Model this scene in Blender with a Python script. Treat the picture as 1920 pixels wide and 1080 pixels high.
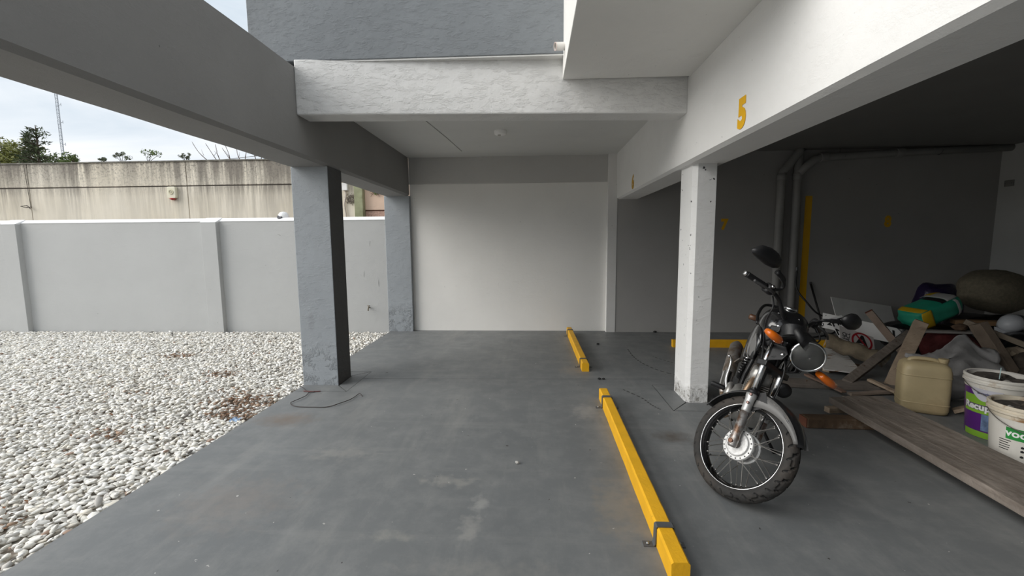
import bpy, bmesh, math, random
import numpy as np
from mathutils import Vector, Matrix, Euler
random.seed(7); RNG = np.random.default_rng(7)
for o in list(bpy.data.objects): bpy.data.objects.remove(o, do_unlink=True)
SC = bpy.context.scene
COL = SC.collection

# ---------------------------------------------------------------- camera
def make_camera():
    p, y, r = math.radians(-6.11), math.radians(-2.917), math.radians(-0.435)
    f = Vector((math.sin(y)*math.cos(p), math.cos(y)*math.cos(p), math.sin(p)))
    rt = Vector((math.cos(y), -math.sin(y), 0)); up = rt.cross(f)
    c, s = math.cos(r), math.sin(r)
    rt2 = rt*c + up*s; up2 = up*c - rt*s
    cd = bpy.data.cameras.new('camera'); cd.sensor_width = 36; cd.lens = 36*800/1920
    cd.clip_start = .05; cd.clip_end = 600
    o = bpy.data.objects.new('camera', cd); COL.objects.link(o)
    o.matrix_world = Matrix(((rt2.x, up2.x, -f.x, 0), (rt2.y, up2.y, -f.y, 0), (rt2.z, up2.z, -f.z, 1.45), (0, 0, 0, 1)))
    SC.camera = o
make_camera()

# ---------------------------------------------------------------- sky (overcast) and exposure
def make_world():
    w = bpy.data.worlds.new('overcast_sky'); SC.world = w; w.use_nodes = True
    nt = w.node_tree; N = nt.nodes; L = nt.links; N.clear()
    out = N.new('ShaderNodeOutputWorld'); bg = N.new('ShaderNodeBackground')
    tc = N.new('ShaderNodeTexCoord'); mp = N.new('ShaderNodeMapping'); mp.inputs['Scale'].default_value = (1.0, 1.0, 3.6)
    n1 = N.new('ShaderNodeTexNoise'); n1.inputs['Scale'].default_value = 2.6; n1.inputs['Detail'].default_value = 7; n1.inputs['Roughness'].default_value = .52
    n1.inputs['Distortion'].default_value = .5
    cr = N.new('ShaderNodeValToRGB')
    e = cr.color_ramp.elements
    e[0].position = .34; e[0].color = (.60, .69, .78, 1)
    e[1].position = .60; e[1].color = (.93, .95, .97, 1)
    m = e.new(.47); m.color = (.76, .82, .88, 1)
    L.new(tc.outputs['Generated'], mp.inputs['Vector']); L.new(mp.outputs['Vector'], n1.inputs['Vector'])
    L.new(n1.outputs['Fac'], cr.inputs['Fac']); L.new(cr.outputs['Color'], bg.inputs['Color'])
    bg.inputs['Strength'].default_value = .76
    L.new(bg.outputs['Background'], out.inputs['Surface'])
make_world()
def make_sun():
    # the sun behind thin cloud: a broad soft glow from the open gravel side
    d = bpy.data.lights.new('veiled_sun', 'SUN'); d.energy = 2.15; d.angle = math.radians(50); d.color = (1., .965, .91)
    o = bpy.data.objects.new('veiled_sun', d); COL.objects.link(o)
    az, el = math.radians(199), math.radians(30)   # where the sun stands: left, a little behind the camera
    v = Vector((math.cos(az)*math.cos(el), math.sin(az)*math.cos(el), math.sin(el)))
    o.rotation_euler = v.to_track_quat('Z', 'Y').to_euler()
make_sun()
VS = SC.view_settings
VS.view_transform = 'Standard'; VS.look = 'None'; VS.gamma = 1; VS.use_curve_mapping = False
VS.exposure = 0.55

# ---------------------------------------------------------------- materials
MATS = {}
def mat(name, col, rough=.7, metal=0., var=.12, vscale=6., bump=.0, bscale=40., col2=None, c2scale=2.5, c2lo=.5, c2hi=.65, streak=False, coat=0., trans=0., ior=1.45, spec=.5, alpha=1.):
    """Principled material with noise variation, an optional second blotch colour and fine relief."""
    if name in MATS: return MATS[name]
    m = bpy.data.materials.new(name); m.use_nodes = True; MATS[name] = m
    nt = m.node_tree; N = nt.nodes; L = nt.links
    b = N['Principled BSDF']
    b.inputs['Roughness'].default_value = rough; b.inputs['Metallic'].default_value = metal
    b.inputs['IOR'].default_value = ior; b.inputs['Specular IOR Level'].default_value = spec
    b.inputs['Coat Weight'].default_value = coat; b.inputs['Coat Roughness'].default_value = .05
    b.inputs['Transmission Weight'].default_value = trans; b.inputs['Alpha'].default_value = alpha
    tc = N.new('ShaderNodeTexCoord')
    n1 = N.new('ShaderNodeTexNoise'); n1.inputs['Scale'].default_value = vscale; n1.inputs['Detail'].default_value = 5
    L.new(tc.outputs['Object'], n1.inputs['Vector'])
    rp = N.new('ShaderNodeValToRGB'); e = rp.color_ramp.elements
    e[0].position = .3; e[1].position = .7
    e[0].color = tuple(c*(1-var) for c in col)+(1,); e[1].color = tuple(min(1, c*(1+var)) for c in col)+(1,)
    L.new(n1.outputs['Fac'], rp.inputs['Fac']); src = rp.outputs['Color']
    if col2:
        n2 = N.new('ShaderNodeTexNoise'); n2.inputs['Scale'].default_value = c2scale; n2.inputs['Detail'].default_value = 8; n2.inputs['Roughness'].default_value = .65
        if streak:
            mp = N.new('ShaderNodeMapping'); mp.inputs['Scale'].default_value = streak
            L.new(tc.outputs['Object'], mp.inputs['Vector']); L.new(mp.outputs['Vector'], n2.inputs['Vector'])
        else: L.new(tc.outputs['Object'], n2.inputs['Vector'])
        mr = N.new('ShaderNodeMapRange'); mr.inputs['From Min'].default_value = c2lo; mr.inputs['From Max'].default_value = c2hi
        L.new(n2.outputs['Fac'], mr.inputs['Value'])
        mx = N.new('ShaderNodeMix'); mx.data_type = 'RGBA'; mx.inputs['B'].default_value = tuple(col2)+(1,)
        L.new(mr.outputs['Result'], mx.inputs['Factor']); L.new(src, mx.inputs['A']); src = mx.outputs['Result']
    L.new(src, b.inputs['Base Color'])
    if bump:
        n3 = N.new('ShaderNodeTexNoise'); n3.inputs['Scale'].default_value = bscale; n3.inputs['Detail'].default_value = 6
        L.new(tc.outputs['Object'], n3.inputs['Vector'])
        bp = N.new('ShaderNodeBump'); bp.inputs['Strength'].default_value = bump; bp.inputs['Distance'].default_value = .02
        L.new(n3.outputs['Fac'], bp.inputs['Height']); L.new(bp.outputs['Normal'], b.inputs['Normal'])
    return m

class NG:
    """tiny node helper"""
    def __init__(s, m): s.nt = m.node_tree; s.N = s.nt.nodes; s.L = s.nt.links; s.b = s.N['Principled BSDF']; s.tc = s.N.new('ShaderNodeTexCoord')
    def node(s, t, **kw):
        n = s.N.new(t)
        for k, v in kw.items(): setattr(n, k, v)
        return n
    def noise(s, scale, detail=6, rough=.55, vec=None, mapscale=None, dist=0.):
        n = s.N.new('ShaderNodeTexNoise'); n.inputs['Scale'].default_value = scale; n.inputs['Detail'].default_value = detail
        n.inputs['Roughness'].default_value = rough; n.inputs['Distortion'].default_value = dist
        v = vec or s.tc.outputs['Object']
        if mapscale:
            mp = s.N.new('ShaderNodeMapping'); mp.inputs['Scale'].default_value = mapscale; s.L.new(v, mp.inputs['Vector']); v = mp.outputs['Vector']
        s.L.new(v, n.inputs['Vector']); return n.outputs['Fac']
    def rng(s, v, a, b, lo=0., hi=1.):
        n = s.N.new('ShaderNodeMapRange'); n.inputs['From Min'].default_value = a; n.inputs['From Max'].default_value = b
        n.inputs['To Min'].default_value = lo; n.inputs['To Max'].default_value = hi
        s.L.new(v, n.inputs['Value']); return n.outputs['Result']
    def math(s, op, a, b=None):
        n = s.N.new('ShaderNodeMath'); n.operation = op
        for i, v in enumerate((a, b)):
            if v is None: continue
            if isinstance(v, (int, float)): n.inputs[i].default_value = v
            else: s.L.new(v, n.inputs[i])
        return n.outputs[0]
    def mix(s, f, a, b):
        n = s.N.new('ShaderNodeMix'); n.data_type = 'RGBA'
        for k, v in (('A', a), ('B', b)):
            if isinstance(v, tuple): n.inputs[k].default_value = v+(1,)
            else: s.L.new(v, n.inputs[k])
        if isinstance(f, (int, float)): n.inputs['Factor'].default_value = f
        else: s.L.new(f, n.inputs['Factor'])
        return n.outputs['Result']
    def spot(s, c, r, soft=.3, wob=.5, wscale=6.):
        """factor 1 inside an irregular elliptical patch centred at c with radii r (object space)"""
        mp = s.N.new('ShaderNodeMapping'); mp.vector_type = 'TEXTURE'
        mp.inputs['Location'].default_value = c; mp.inputs['Scale'].default_value = r
        s.L.new(s.tc.outputs['Object'], mp.inputs['Vector'])
        ln = s.N.new('ShaderNodeVectorMath'); ln.operation = 'LENGTH'; s.L.new(mp.outputs['Vector'], ln.inputs[0])
        d = s.math('ADD', ln.outputs['Value'], s.math('MULTIPLY', s.math('SUBTRACT', s.noise(wscale), .5), wob))
        return s.rng(d, 1.0, 1.0-soft)
    def bump(s, h, strength=.3, dist=.01, prev=None):
        n = s.N.new('ShaderNodeBump'); n.inputs['Strength'].default_value = strength; n.inputs['Distance'].default_value = dist
        s.L.new(h, n.inputs['Height'])
        if prev: s.L.new(prev, n.inputs['Normal'])
        return n.outputs['Normal']
    def sep(s):
        n = s.N.new('ShaderNodeSeparateXYZ'); s.L.new(s.tc.outputs['Object'], n.inputs[0]); return n.outputs

def newmat(name, rough=.7):
    m = bpy.data.materials.new(name); m.use_nodes = True; MATS[name] = m
    m.node_tree.nodes['Principled BSDF'].inputs['Roughness'].default_value = rough
    return m, NG(m)

def plaster(name, col, var=.06, flake=.25, rough=.75, smudge=None, grain=.25):
    """painted, trowelled render: faint cloudiness, small pits, flaking relief"""
    m, g = newmat(name, rough)
    c = g.mix(g.rng(g.noise(1.3, 5), .3, .7), tuple(v*(1-var) for v in col), tuple(min(1, v*(1+var)) for v in col))
    c = g.mix(g.math('MULTIPLY', g.rng(g.noise(7, 8, .7), .62, .72), .18), c, tuple(v*.72 for v in col))
    c = g.mix(g.rng(g.noise(34, 2), .76, .80), c, tuple(v*.35 for v in col))
    if smudge: c = g.mix(g.math('MULTIPLY', g.rng(g.noise(.8, 8, .7), .5, .75), .6), c, smudge)
    g.L.new(c, g.b.inputs['Base Color'])
    n1 = g.bump(g.noise(3, 6, .6), flake, .03)
    n2 = g.bump(g.rng(g.noise(1, 7, .7, mapscale=(9, 9, 22)), .5, .78), flake, .012, n1)
    n3 = g.bump(g.noise(160, 3), grain, .003, n2)
    g.L.new(n3, g.b.inputs['Normal'])
    return m

# ---------------------------------------------------------------- mesh helpers
def link(name, me, m=None, parent=None):
    o = bpy.data.objects.new(name, me); COL.objects.link(o)
    if m is not None and me is not None and not me.materials: me.materials.append(m)
    if parent is not None: o.parent = parent
    return o
def obj(name, bm, m, parent=None, smooth=False, bevel=0., seg=2, auto=None):
    me = bpy.data.meshes.new(name); bmesh.ops.recalc_face_normals(bm, faces=bm.faces[:]); bm.to_mesh(me); bm.free()
    if smooth: me.shade_smooth()
    o = link(name, me, m, parent)
    if auto is not None: me.shade_smooth(); me.set_sharp_from_angle(angle=math.radians(auto))
    if bevel:
        md = o.modifiers.new('bevel', 'BEVEL'); md.width = bevel; md.segments = seg; md.limit_method = 'ANGLE'; md.angle_limit = math.radians(40)
    return o
def tag(o, label=None, cat=None, group=None, kind=None):
    for k, v in (('label', label), ('category', cat), ('group', group), ('kind', kind)):
        if v: o[k] = v
    return o
def struct(o, label=None): o['kind'] = 'structure'; (o.__setitem__('label', label) if label else None); return o
def empty(name, loc=(0, 0, 0), label=None, cat=None, group=None, rz=0.):
    o = bpy.data.objects.new(name, None); COL.objects.link(o); o.location = loc; o.rotation_euler = (0, 0, rz); o.empty_display_size = .1
    return tag(o, label, cat, group)
def BM(): return bmesh.new()
def box(bm, a, b, M=None):
    vs = [bm.verts.new(((a if i & 1 else b)[0], (a if i & 2 else b)[1], (a if i & 4 else b)[2])) for i in range(8)]
    for q in ((0, 1, 3, 2), (4, 6, 7, 5), (0, 4, 5, 1), (2, 3, 7, 6), (0, 2, 6, 4), (1, 5, 7, 3)): bm.faces.new([vs[i] for i in q])
    if M is not None: bmesh.ops.transform(bm, matrix=M, verts=vs)
    return vs
def prism(bm, poly, d, M=None):
    """poly: list of 3D points; extruded by vector d"""
    d = Vector(d); a = [bm.verts.new(p) for p in poly]; b = [bm.verts.new(Vector(p)+d) for p in poly]; n = len(poly)
    bm.faces.new(a[::-1]); bm.faces.new(b)
    for i in range(n): bm.faces.new((a[i], a[(i+1) % n], b[(i+1) % n], b[i]))
    if M is not None: bmesh.ops.transform(bm, matrix=M, verts=a+b)
    return a+b
def frame_of(d):
    d = d.normalized(); h = Vector((0, 0, 1)) if abs(d.z) < .9 else Vector((1, 0, 0))
    u = d.cross(h).normalized(); return u, d.cross(u).normalized()
def tube(bm, pts, r, n=10, cap=True, sx=1.):
    """swept circle along pts; r number or list"""
    pts = [Vector(p) for p in pts]; rings = []; pu = None
    for i, p in enumerate(pts):
        d = (pts[min(i+1, len(pts)-1)]-pts[max(i-1, 0)])
        if pu is None: u, v = frame_of(d)
        else:
            dn = d.normalized(); u = (pu-dn*pu.dot(dn))
            u = u.normalized() if u.length > 1e-6 else frame_of(d)[0]; v = dn.cross(u)
        pu = u
        rr = r[i] if isinstance(r, (list, tuple)) else r
        rings.append([bm.verts.new(p+(u*math.cos(t)*sx+v*math.sin(t))*rr) for t in (2*math.pi*k/n for k in range(n))])
    for a, b in zip(rings, rings[1:]):
        for k in range(n): bm.faces.new((a[k], a[(k+1) % n], b[(k+1) % n], b[k]))
    if cap: bm.faces.new(rings[0][::-1]); bm.faces.new(rings[-1])
    return rings
def spline(pts, k=6):
    pts = [Vector(p) for p in pts]; out = []
    for i in range(len(pts)-1):
        p0, p1, p2, p3 = pts[max(i-1, 0)], pts[i], pts[i+1], pts[min(i+2, len(pts)-1)]
        for j in range(k):
            t = j/k; out.append(.5*((2*p1)+(p2-p0)*t+(2*p0-5*p1+4*p2-p3)*t*t+(3*p1-p0-3*p2+p3)*t**3))
    return out+[pts[-1]]
def lathe(bm, prof, n=24, c=(0, 0, 0), axis=(0, 0, 1), cap=True, close=False):
    """prof: list of (radius, height along axis)"""
    ax = Vector(axis).normalized(); u, v = frame_of(ax); c = Vector(c); rings = []
    for r, h in prof:
        rings.append([bm.verts.new(c+ax*h+(u*math.cos(t)+v*math.sin(t))*max(r, 1e-4)) for t in (2*math.pi*k/n for k in range(n))])
    pr = list(zip(rings, rings[1:]))
    if close: pr.append((rings[-1], rings[0]))
    for a, b in pr:
        for k in range(n): bm.faces.new((a[k], a[(k+1) % n], b[(k+1) % n], b[k]))
    if cap and not close: bm.faces.new(rings[0][::-1]); bm.faces.new(rings[-1])
    return rings
def beam_between(bm, a, b, w, h, roll=0., up=(0, 0, 1)):
    """rectangular bar from a to b"""
    a, b = Vector(a), Vector(b); d = (b-a).normalized(); u = d.cross(Vector(up)).normalized(); v = u.cross(d)
    R = Matrix.Rotation(roll, 3, d); u = R @ u; v = R @ v
    vs = [bm.verts.new(p+u*sx*w/2+v*sy*h/2) for p in (a, b) for sx, sy in ((-1, -1), (1, -1), (1, 1), (-1, 1))]
    for q in ((3, 2, 1, 0), (4, 5, 6, 7), (0, 1, 5, 4), (1, 2, 6, 5), (2, 3, 7, 6), (3, 0, 4, 7)): bm.faces.new([vs[i] for i in q])
    return vs
FONT_CACHE = {}
def text_mesh(s, size, M, bold=0., thick=.0004, xs=1., center=True):
    """flat lettering turned into a mesh, placed by matrix M"""
    cu = bpy.data.curves.new('lettering', 'FONT'); cu.body = s; cu.size = size; cu.offset = bold; cu.extrude = thick; cu.resolution_u = 4
    if center: cu.align_x = 'CENTER'; cu.align_y = 'CENTER'
    t = bpy.data.objects.new('lettering', cu); COL.objects.link(t)
    dg = bpy.context.evaluated_depsgraph_get(); me = bpy.data.meshes.new_from_object(t.evaluated_get(dg))
    bpy.data.objects.remove(t); bpy.data.curves.remove(cu)
    me.materials.clear(); me.transform(Matrix.Diagonal((xs, 1, 1, 1))); me.transform(M)
    return me
def lettering(name, s, size, M, m, parent, **kw):
    me = text_mesh(s, size, M, **kw); return link(name, me, m, parent)

# ---------------------------------------------------------------- setting materials
M_GREY = plaster('grey_wall_paint', (.38, .40, .42), flake=.35)
M_GREYBEAM = plaster('warm_grey_beam_paint', (.245, .242, .237), flake=.2)
M_WHITE = plaster('white_wall_paint', (.76, .755, .735), var=.03, flake=.3)
M_ROUGHWHITE = plaster('rough_white_beam_paint', (.75, .745, .73), var=.02, flake=.6)
M_PANEL = plaster('off_white_wall_paint', (.88, .865, .83), var=.03, flake=.12)
M_CEIL = plaster('pale_grey_ceiling_paint', (.68, .68, .66), var=.04, flake=.12)
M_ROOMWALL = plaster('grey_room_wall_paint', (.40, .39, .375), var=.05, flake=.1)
M_BOUND = plaster('light_grey_boundary_paint', (.47, .475, .47), var=.03, flake=.15)
M_COPING = plaster('white_coping_paint', (.84, .84, .84), var=.03, flake=.3)
M_YEL = mat('yellow_road_paint', (.80, .42, .012), .55, var=.07, vscale=9, bump=.12, bscale=60, col2=(.45, .25, .03), c2scale=7, c2lo=.66, c2hi=.72)
M_NUM = mat('yellow_number_paint', (.86, .47, .01), .6, var=.04)
M_STEEL = mat('grey_painted_strap', (.11, .115, .12), .5, .3, var=.15, bump=.1)
M_GAP = mat('dark_joint', (.035, .035, .035), .9)

def floor_material():
    m, g = newmat('grey_floor_paint', .5)
    base = g.mix(g.rng(g.noise(.7, 6, .6), .3, .7), (.140, .148, .152), (.175, .182, .184))
    base = g.mix(g.math('MULTIPLY', g.rng(g.noise(5, 9, .72),   .45, .7), .5), base, (.25, .252, .247))
    base = g.mix(g.math('MULTIPLY', g.rng(g.noise(1.0, 8, .7, mapscale=(3.5, .5, 1)), .52, .70), .45), base, (.27, .267, .255))
    base = g.mix(g.math('MULTIPLY', g.rng(g.noise(1.2, 8, .7, mapscale=(.5, 4, 1)), .55, .70), .4), base, (.26, .26, .25))
    for c, r, col, k, wob in (((-2.06, 3.31, 0), (.30, .17, 1), (.27, .21, .165), .8, 1.2), ((1.035, 3.1, 0), (.17, .12, 1), (.13, .105, .085), .85, 1.3), ((1.17, 2.98, 0), (.06, .045, 1), (.17, .145, .12), .6, 1.),
                         ((-.51, 2.45, 0), (.22, .07, 1), (.56, .54, .49), .42, 3.4), ((-.30, 2.22, 0), (.055, .10, 1), (.62, .61, .58), .5, 3.4), ((-.33, 2.02, 0), (.06, .12, 1), (.58, .56, .52), .45, 3.4),
                         ((-1.35, 2.75, 0), (.26, .10, 1), (.50, .48, .44), .35, 3.2), ((-1.7, 2.2, 0), (.40, .32, 1), (.36, .32, .29), .5, 2.0), ((.45, 2.22, 0), (.16, .34, 1), (.42, .37, .30), .6, 2.2),
                         ((.44, 3.55, 0), (.14, .2, 1), (.50, .48, .45), .6, 2.2), ((.42, 4.75, 0), (.14, .22, 1), (.40, .35, .30), .6, 2.2), ((-.2, 1.75, 0), (.45, .07, 1), (.47, .45, .41), .3, 3.4), ((-.7, 1.95, 0), (.16, .05, 1), (.55, .53, .47), .35, 3.2)):
        base = g.mix(g.math('MULTIPLY', g.spot(c, r, .9, wob, 15), k), base, tuple(v*.62 for v in col))
    base = g.mix(g.rng(g.noise(26, 2, .5), .75, .77), base, (.45, .44, .42))
    base = g.mix(g.rng(g.noise(19, 2, .5), .245, .225), base, (.05, .048, .045))
    g.L.new(base, g.b.inputs['Base Color'])
    g.L.new(g.rng(g.noise(3, 7, .65), .3, .7, .42, .62), g.b.inputs['Roughness'])
    n = g.bump(g.noise(4, 5), .12, .02); n = g.bump(g.noise(70, 4), .12, .003, n)
    g.L.new(n, g.b.inputs['Normal'])
    return m
M_FLOOR = floor_material()

def stained_material():
    """old cream render with black rain streaks running down from the top edge (wall top z=3.32)"""
    m, g = newmat('stained_cream_render', .9)
    z = g.sep()[2]
    base = g.mix(g.rng(g.noise(.9, 6, .6), .3, .7), (.82, .74, .60), (.90, .83, .71))
    streak = g.noise(1., 7, .65, mapscale=(5.5, 1, .28), dist=.2)
    fine = g.noise(1., 6, .7, mapscale=(17, 1, .8), dist=.3)
    spk = g.noise(20, 6, .75)
    top = g.rng(z, 2.55, 3.34); mid = g.math('MULTIPLY', g.rng(z, 2.15, 2.80), g.rng(z, 2.815, 2.80))
    patch = g.rng(g.noise(.55, 4, mapscale=(1, 1, .2)), .34, .54)
    f1 = g.math('MULTIPLY', g.rng(streak, .36, .58), g.math('ADD', top, .30))
    f1 = g.math('MULTIPLY', f1, g.math('ADD', patch, .12))
    f2 = g.math('MULTIPLY', g.rng(fine, .40, .58), g.math('ADD', g.math('MULTIPLY', mid, .55), g.math('MULTIPLY', top, .75)))
    f2 = g.math('MULTIPLY', f2, g.math('ADD', patch, .15))
    f3 = g.math('MULTIPLY', g.rng(spk, .50, .60), g.math('MULTIPLY', top, .75))
    c = g.mix(g.math('MINIMUM', g.math('MULTIPLY', f1, 1.0), .85), base, (.19, .17, .145))
    c = g.mix(g.math('MINIMUM', g.math('MULTIPLY', f2, 1.0), .8), c, (.20, .175, .15))
    c = g.mix(f3, c, (.13, .12, .105))
    g.L.new(c, g.b.inputs['Base Color'])
    g.L.new(g.bump(g.noise(45, 5), .3, .01), g.b.inputs['Normal'])
    return m
M_STAIN = stained_material()

# ---------------------------------------------------------------- floor slabs with saw-cut joints
def build_floor():
    base = BM(); box(base, (-2.365, -12, -.16), (6.95, 6.95, -.012))
    fl = struct(obj('floor', base, M_GAP), 'grey painted concrete parking floor with saw-cut joints')
    T = -.011; g = .0045
    def poly(bm, pts): prism(bm, [(x, y, T) for x, y in pts], (0, 0, -T))
    jy = lambda x: 4.425+(x+.15)*.0214
    def slab(name, polys):
        bm = BM()
        for p in polys: poly(bm, p)
        obj(name, bm, M_FLOOR, fl)
    # front bay (around the column collars)
    slab('floor_slab', [
        [(-2.37, -12), (-1.842, -12), (-1.842, 3.985-g), (-2.37, 3.985-g)],
        [(-1.842, -12), (1.2-g, -12), (1.2-g, jy(1.2)-g), (-1.842, jy(-1.842)-g)],
        [(1.2-g, -12), (1.80+g, -12), (1.80+g, 3.6-g), (1.2-g, 3.6-g)],
        [(1.2-g, 4.27+g), (1.80+g, 4.27+g), (1.80+g, jy(1.8)-g), (1.2-g, jy(1.2)-g)],
        [(1.80+g, -12), (6.94, -12), (6.94, jy(6.94)-g), (1.80+g, jy(1.8)-g)]])
    slab('floor_slab', [
        [(-2.37, 4.633+g), (-1.842, 4.633+g), (-1.842, 6.94), (-2.37, 6.94)],
        [(-1.842, jy(-1.842)+g), (6.94, jy(6.94)+g), (6.94, 6.94), (-1.842, 6.94)]])
    a = .004
    slab('floor_slab', [[(-2.37, 3.985+g), (-1.848-g, 3.985+g), (-2.012, 4.165), (-2.37, 4.165)]])
    slab('floor_slab', [[(-1.842-g, 3.995+a), (-1.842-g, 4.63-a), (-2.0, 4.475), (-2.0, 4.17)]])
    slab('floor_slab', [[(-2.37, 4.633-g), (-1.852-g, 4.633-g), (-2.01, 4.48), (-2.37, 4.48)]])
    slab('floor_slab', [[(1.2+a+g, 3.6+g), (1.80-a-g, 3.6+g), (1.57, 3.80), (1.390, 3.808)]])
    slab('floor_slab', [[(1.2+g, 3.6+a+g), (1.380, 3.8135), (1.380, 4.112), (1.2+g, 4.27-a-g)]])
    slab('floor_slab', [[(1.2+a+g, 4.27-g), (1.36, 4.12), (1.57, 4.12), (1.80-a-g, 4.27-g)]])
    slab('floor_slab', [[(1.80-g, 3.6+a+g), (1.80-g, 4.27-a-g), (1.575, 4.115), (1.575, 3.79)]])
    # slab edge strip seen along the gravel
    M_MARK = mat('tyre_rubber_mark', (.05, .05, .05), .8, var=.3)
    def mark(pts, w=.008, dash=False):
        pts = spline([Vector((x, y, .0006)) for x, y in pts], 12); bm = BM()
        for i in range(len(pts)-1):
            if dash and i % 3 == 2: continue
            d = (pts[i+1]-pts[i]).normalized(); s = Vector((-d.y, d.x, 0))*w/2
            bm.faces.new([bm.verts.new(q) for q in (pts[i]-s, pts[i+1]-s, pts[i+1]+s, pts[i]+s)])
        obj('tyre_mark', bm, M_MARK, fl)
    mark([(1.27, 5.72), (1.26, 5.35), (1.30, 5.05), (1.42, 4.75), (1.62, 4.52)], .016, True)
    mark([(.88, 4.12), (1.0, 3.9), (1.05, 3.72), (1.10, 3.62)], .016, True)
    mark([(1.50, 5.35), (1.62, 5.15), (1.72, 5.0)], .012, True)
    return fl
build_floor()

# ---------------------------------------------------------------- columns, beams, walls
def solid(name, a, b, m, label=None, bevel=.008, parent=None):
    bm = BM(); box(bm, a, b); o = obj(name, bm, m, parent, bevel=bevel)
    return struct(o, label) if parent is None else o
def wavy_bar(name, prof, y0, y1, m, n=70, amp=.004, label=None, axis='Y'):
    """long plastered beam with a slightly uneven hand-finished profile; prof in (x,z)"""
    bm = BM(); rings = []; ph = random.random()*10
    for i in range(n+1):
        y = y0+(y1-y0)*i/n
        rings.append([bm.verts.new((x+amp*math.sin(y*5.1+ph+k*1.7)*math.sin(y*2.3+k), y, z+amp*.8*math.sin(y*4.3+ph*2+k*.9)*math.cos(y*1.7+k*2))) for k, (x, z) in enumerate(prof)])
    q = len(prof)
    for a, b in zip(rings, rings[1:]):
        for k in range(q): bm.faces.new((a[k], a[(k+1) % q], b[(k+1) % q], b[k]))
    bm.faces.new(rings[0][::-1]); bm.faces.new(rings[-1])
    return struct(obj(name, bm, m, auto=25), label)

def chipped_column(name, x0, x1, y0, y1, z1, m, label, chips):
    o = solid(name, (x0, y0, -.01), (x1, y1, z1), m, label, bevel=.007)
    return o
def grey_column_mat():
    m = plaster('grey_column_paint', (.325, .35, .373), flake=.35); g = NG(m)
    g.b = m.node_tree.nodes['Principled BSDF']
    z = g.sep()[2]
    src = g.b.inputs['Base Color'].links[0].from_socket
    low = g.rng(z, .48, .30)
    fl = g.math('MULTIPLY', g.rng(g.noise(11, 7, .75), .66, .70), low)
    c = g.mix(fl, src, (.72, .70, .66))
    fl2 = g.math('MULTIPLY', g.rng(g.noise(6, 7, .7), .655, .675), low)
    c = g.mix(fl2, c, (.12, .11, .10))
    c = g.mix(g.math('MULTIPLY', g.spot((-2.26, 4.17, .66), (.04, .3, .12), .5, .8), .3), c, (.2, .21, .22))
    g.L.new(c, g.b.inputs['Base Color'])
    nprev = g.b.inputs['Normal'].links[0].from_socket
    g.L.new(g.bump(g.math('MULTIPLY', g.rng(g.noise(9, 7, .7), .5, .62), low), .8, .012, nprev), g.b.inputs['Normal'])
    return m
M_COLG = grey_column_mat()
def white_column_mat():
    m = plaster('white_column_paint', (.80, .80, .79), var=.03, flake=.3); g = NG(m)
    z = g.sep()[2]; src = g.b.inputs['Base Color'].links[0].from_socket
    low = g.rng(z, .17, .10)
    c = g.mix(g.math('MULTIPLY', g.rng(g.noise(26, 6, .7), .5, .6), low), src, (.30, .285, .26))
    pits = g.math('MULTIPLY', g.rng(g.noise(21, 2, .5), .715, .74), g.rng(z, .4, 1.6))
    c = g.mix(pits, c, (.06, .06, .06)); g.L.new(c, g.b.inputs['Base Color'])
    nprev = g.b.inputs['Normal'].links[0].from_socket
    g.L.new(g.bump(g.math('MULTIPLY', g.noise(40, 6, .7), low), .9, .02, nprev), g.b.inputs['Normal'])
    return m
M_COLW = white_column_mat()
colg = solid('column_grey', (-2.38, 4.17, -.01), (-2.008, 4.475, 2.205), M_COLG, 'grey painted square column with flaking base and much darker inner side beside the gravel', bevel=.007)
colg.data.materials.append(plaster('column_inner_side_dark', (.07, .07, .07), flake=.35))
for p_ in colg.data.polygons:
    if p_.normal.x > .9: p_.material_index = 1  # inner side gets its own, much darker colour than the other faces
bm = BM(); prism(bm, [(1.368, 3.835, -.01), (1.400, 3.79, -.01), (1.56, 3.79, -.01), (1.56, 4.115, -.01), (1.368, 4.115, -.01)], (0, 0, 2.125))
struct(obj('column_white', bm, M_COLW, bevel=.004), 'white painted column behind the motorcycle front wheel')
solid('column_rear', (-2.395, 6.845, -.01), (-1.985, 7.1, 2.205), M_COLG, 'grey painted rear column at the end of the boundary wall', bevel=.006)
# long grey beam on the open side, chamfered inner lower edge
wavy_bar('beam_left', [(-2.36, 2.2), (-2.03, 2.2), (-1.998, 2.226), (-2.0, 2.93), (-2.36, 2.93)], 0.0, 6.9, M_GREYBEAM, 70, .003, 'long grey concrete beam along the open gravel side')
# white beam with the painted numbers
bm_prof = [(1.335, 2.104), (1.615, 2.104), (1.615, 2.81), (1.293, 2.81), (1.300, 2.124)]
beam_right = wavy_bar('beam_right', bm_prof, -2.5, 6.86, plaster('white_beam_paint', (.86, .855, .84), var=.02, flake=.2, smudge=(.76, .75, .73)), 95, .001, 'white concrete beam over the bays with painted numbers 5 and 6')
# transverse white beam, slightly out of square
bm = BM(); prism(bm, [(-2.002, 3.65, 2.535), (1.30, 3.80, 2.522), (1.30, 4.03, 2.522), (-2.002, 3.86, 2.535)], (0, 0, .45))
struct(obj('beam_cross', bm, M_ROUGHWHITE, bevel=.012), 'rough white concrete cross beam between the two long beams')
# upper grey storey wall above the cross beam
wall_up = solid('wall_upper', (-2.382, 3.66, 2.972), (.30, 3.95, 6.0), plaster('upper_wall_paint', (.205, .222, .236), flake=.5), 'rough grey upper storey wall above the cross beam', bevel=.006)
bm = BM(); box(bm, (-1.995, 3.668, 2.960), (.246, 3.95, 2.9715)); obj('white_underside', bm, M_WHITE, wall_up)
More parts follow.
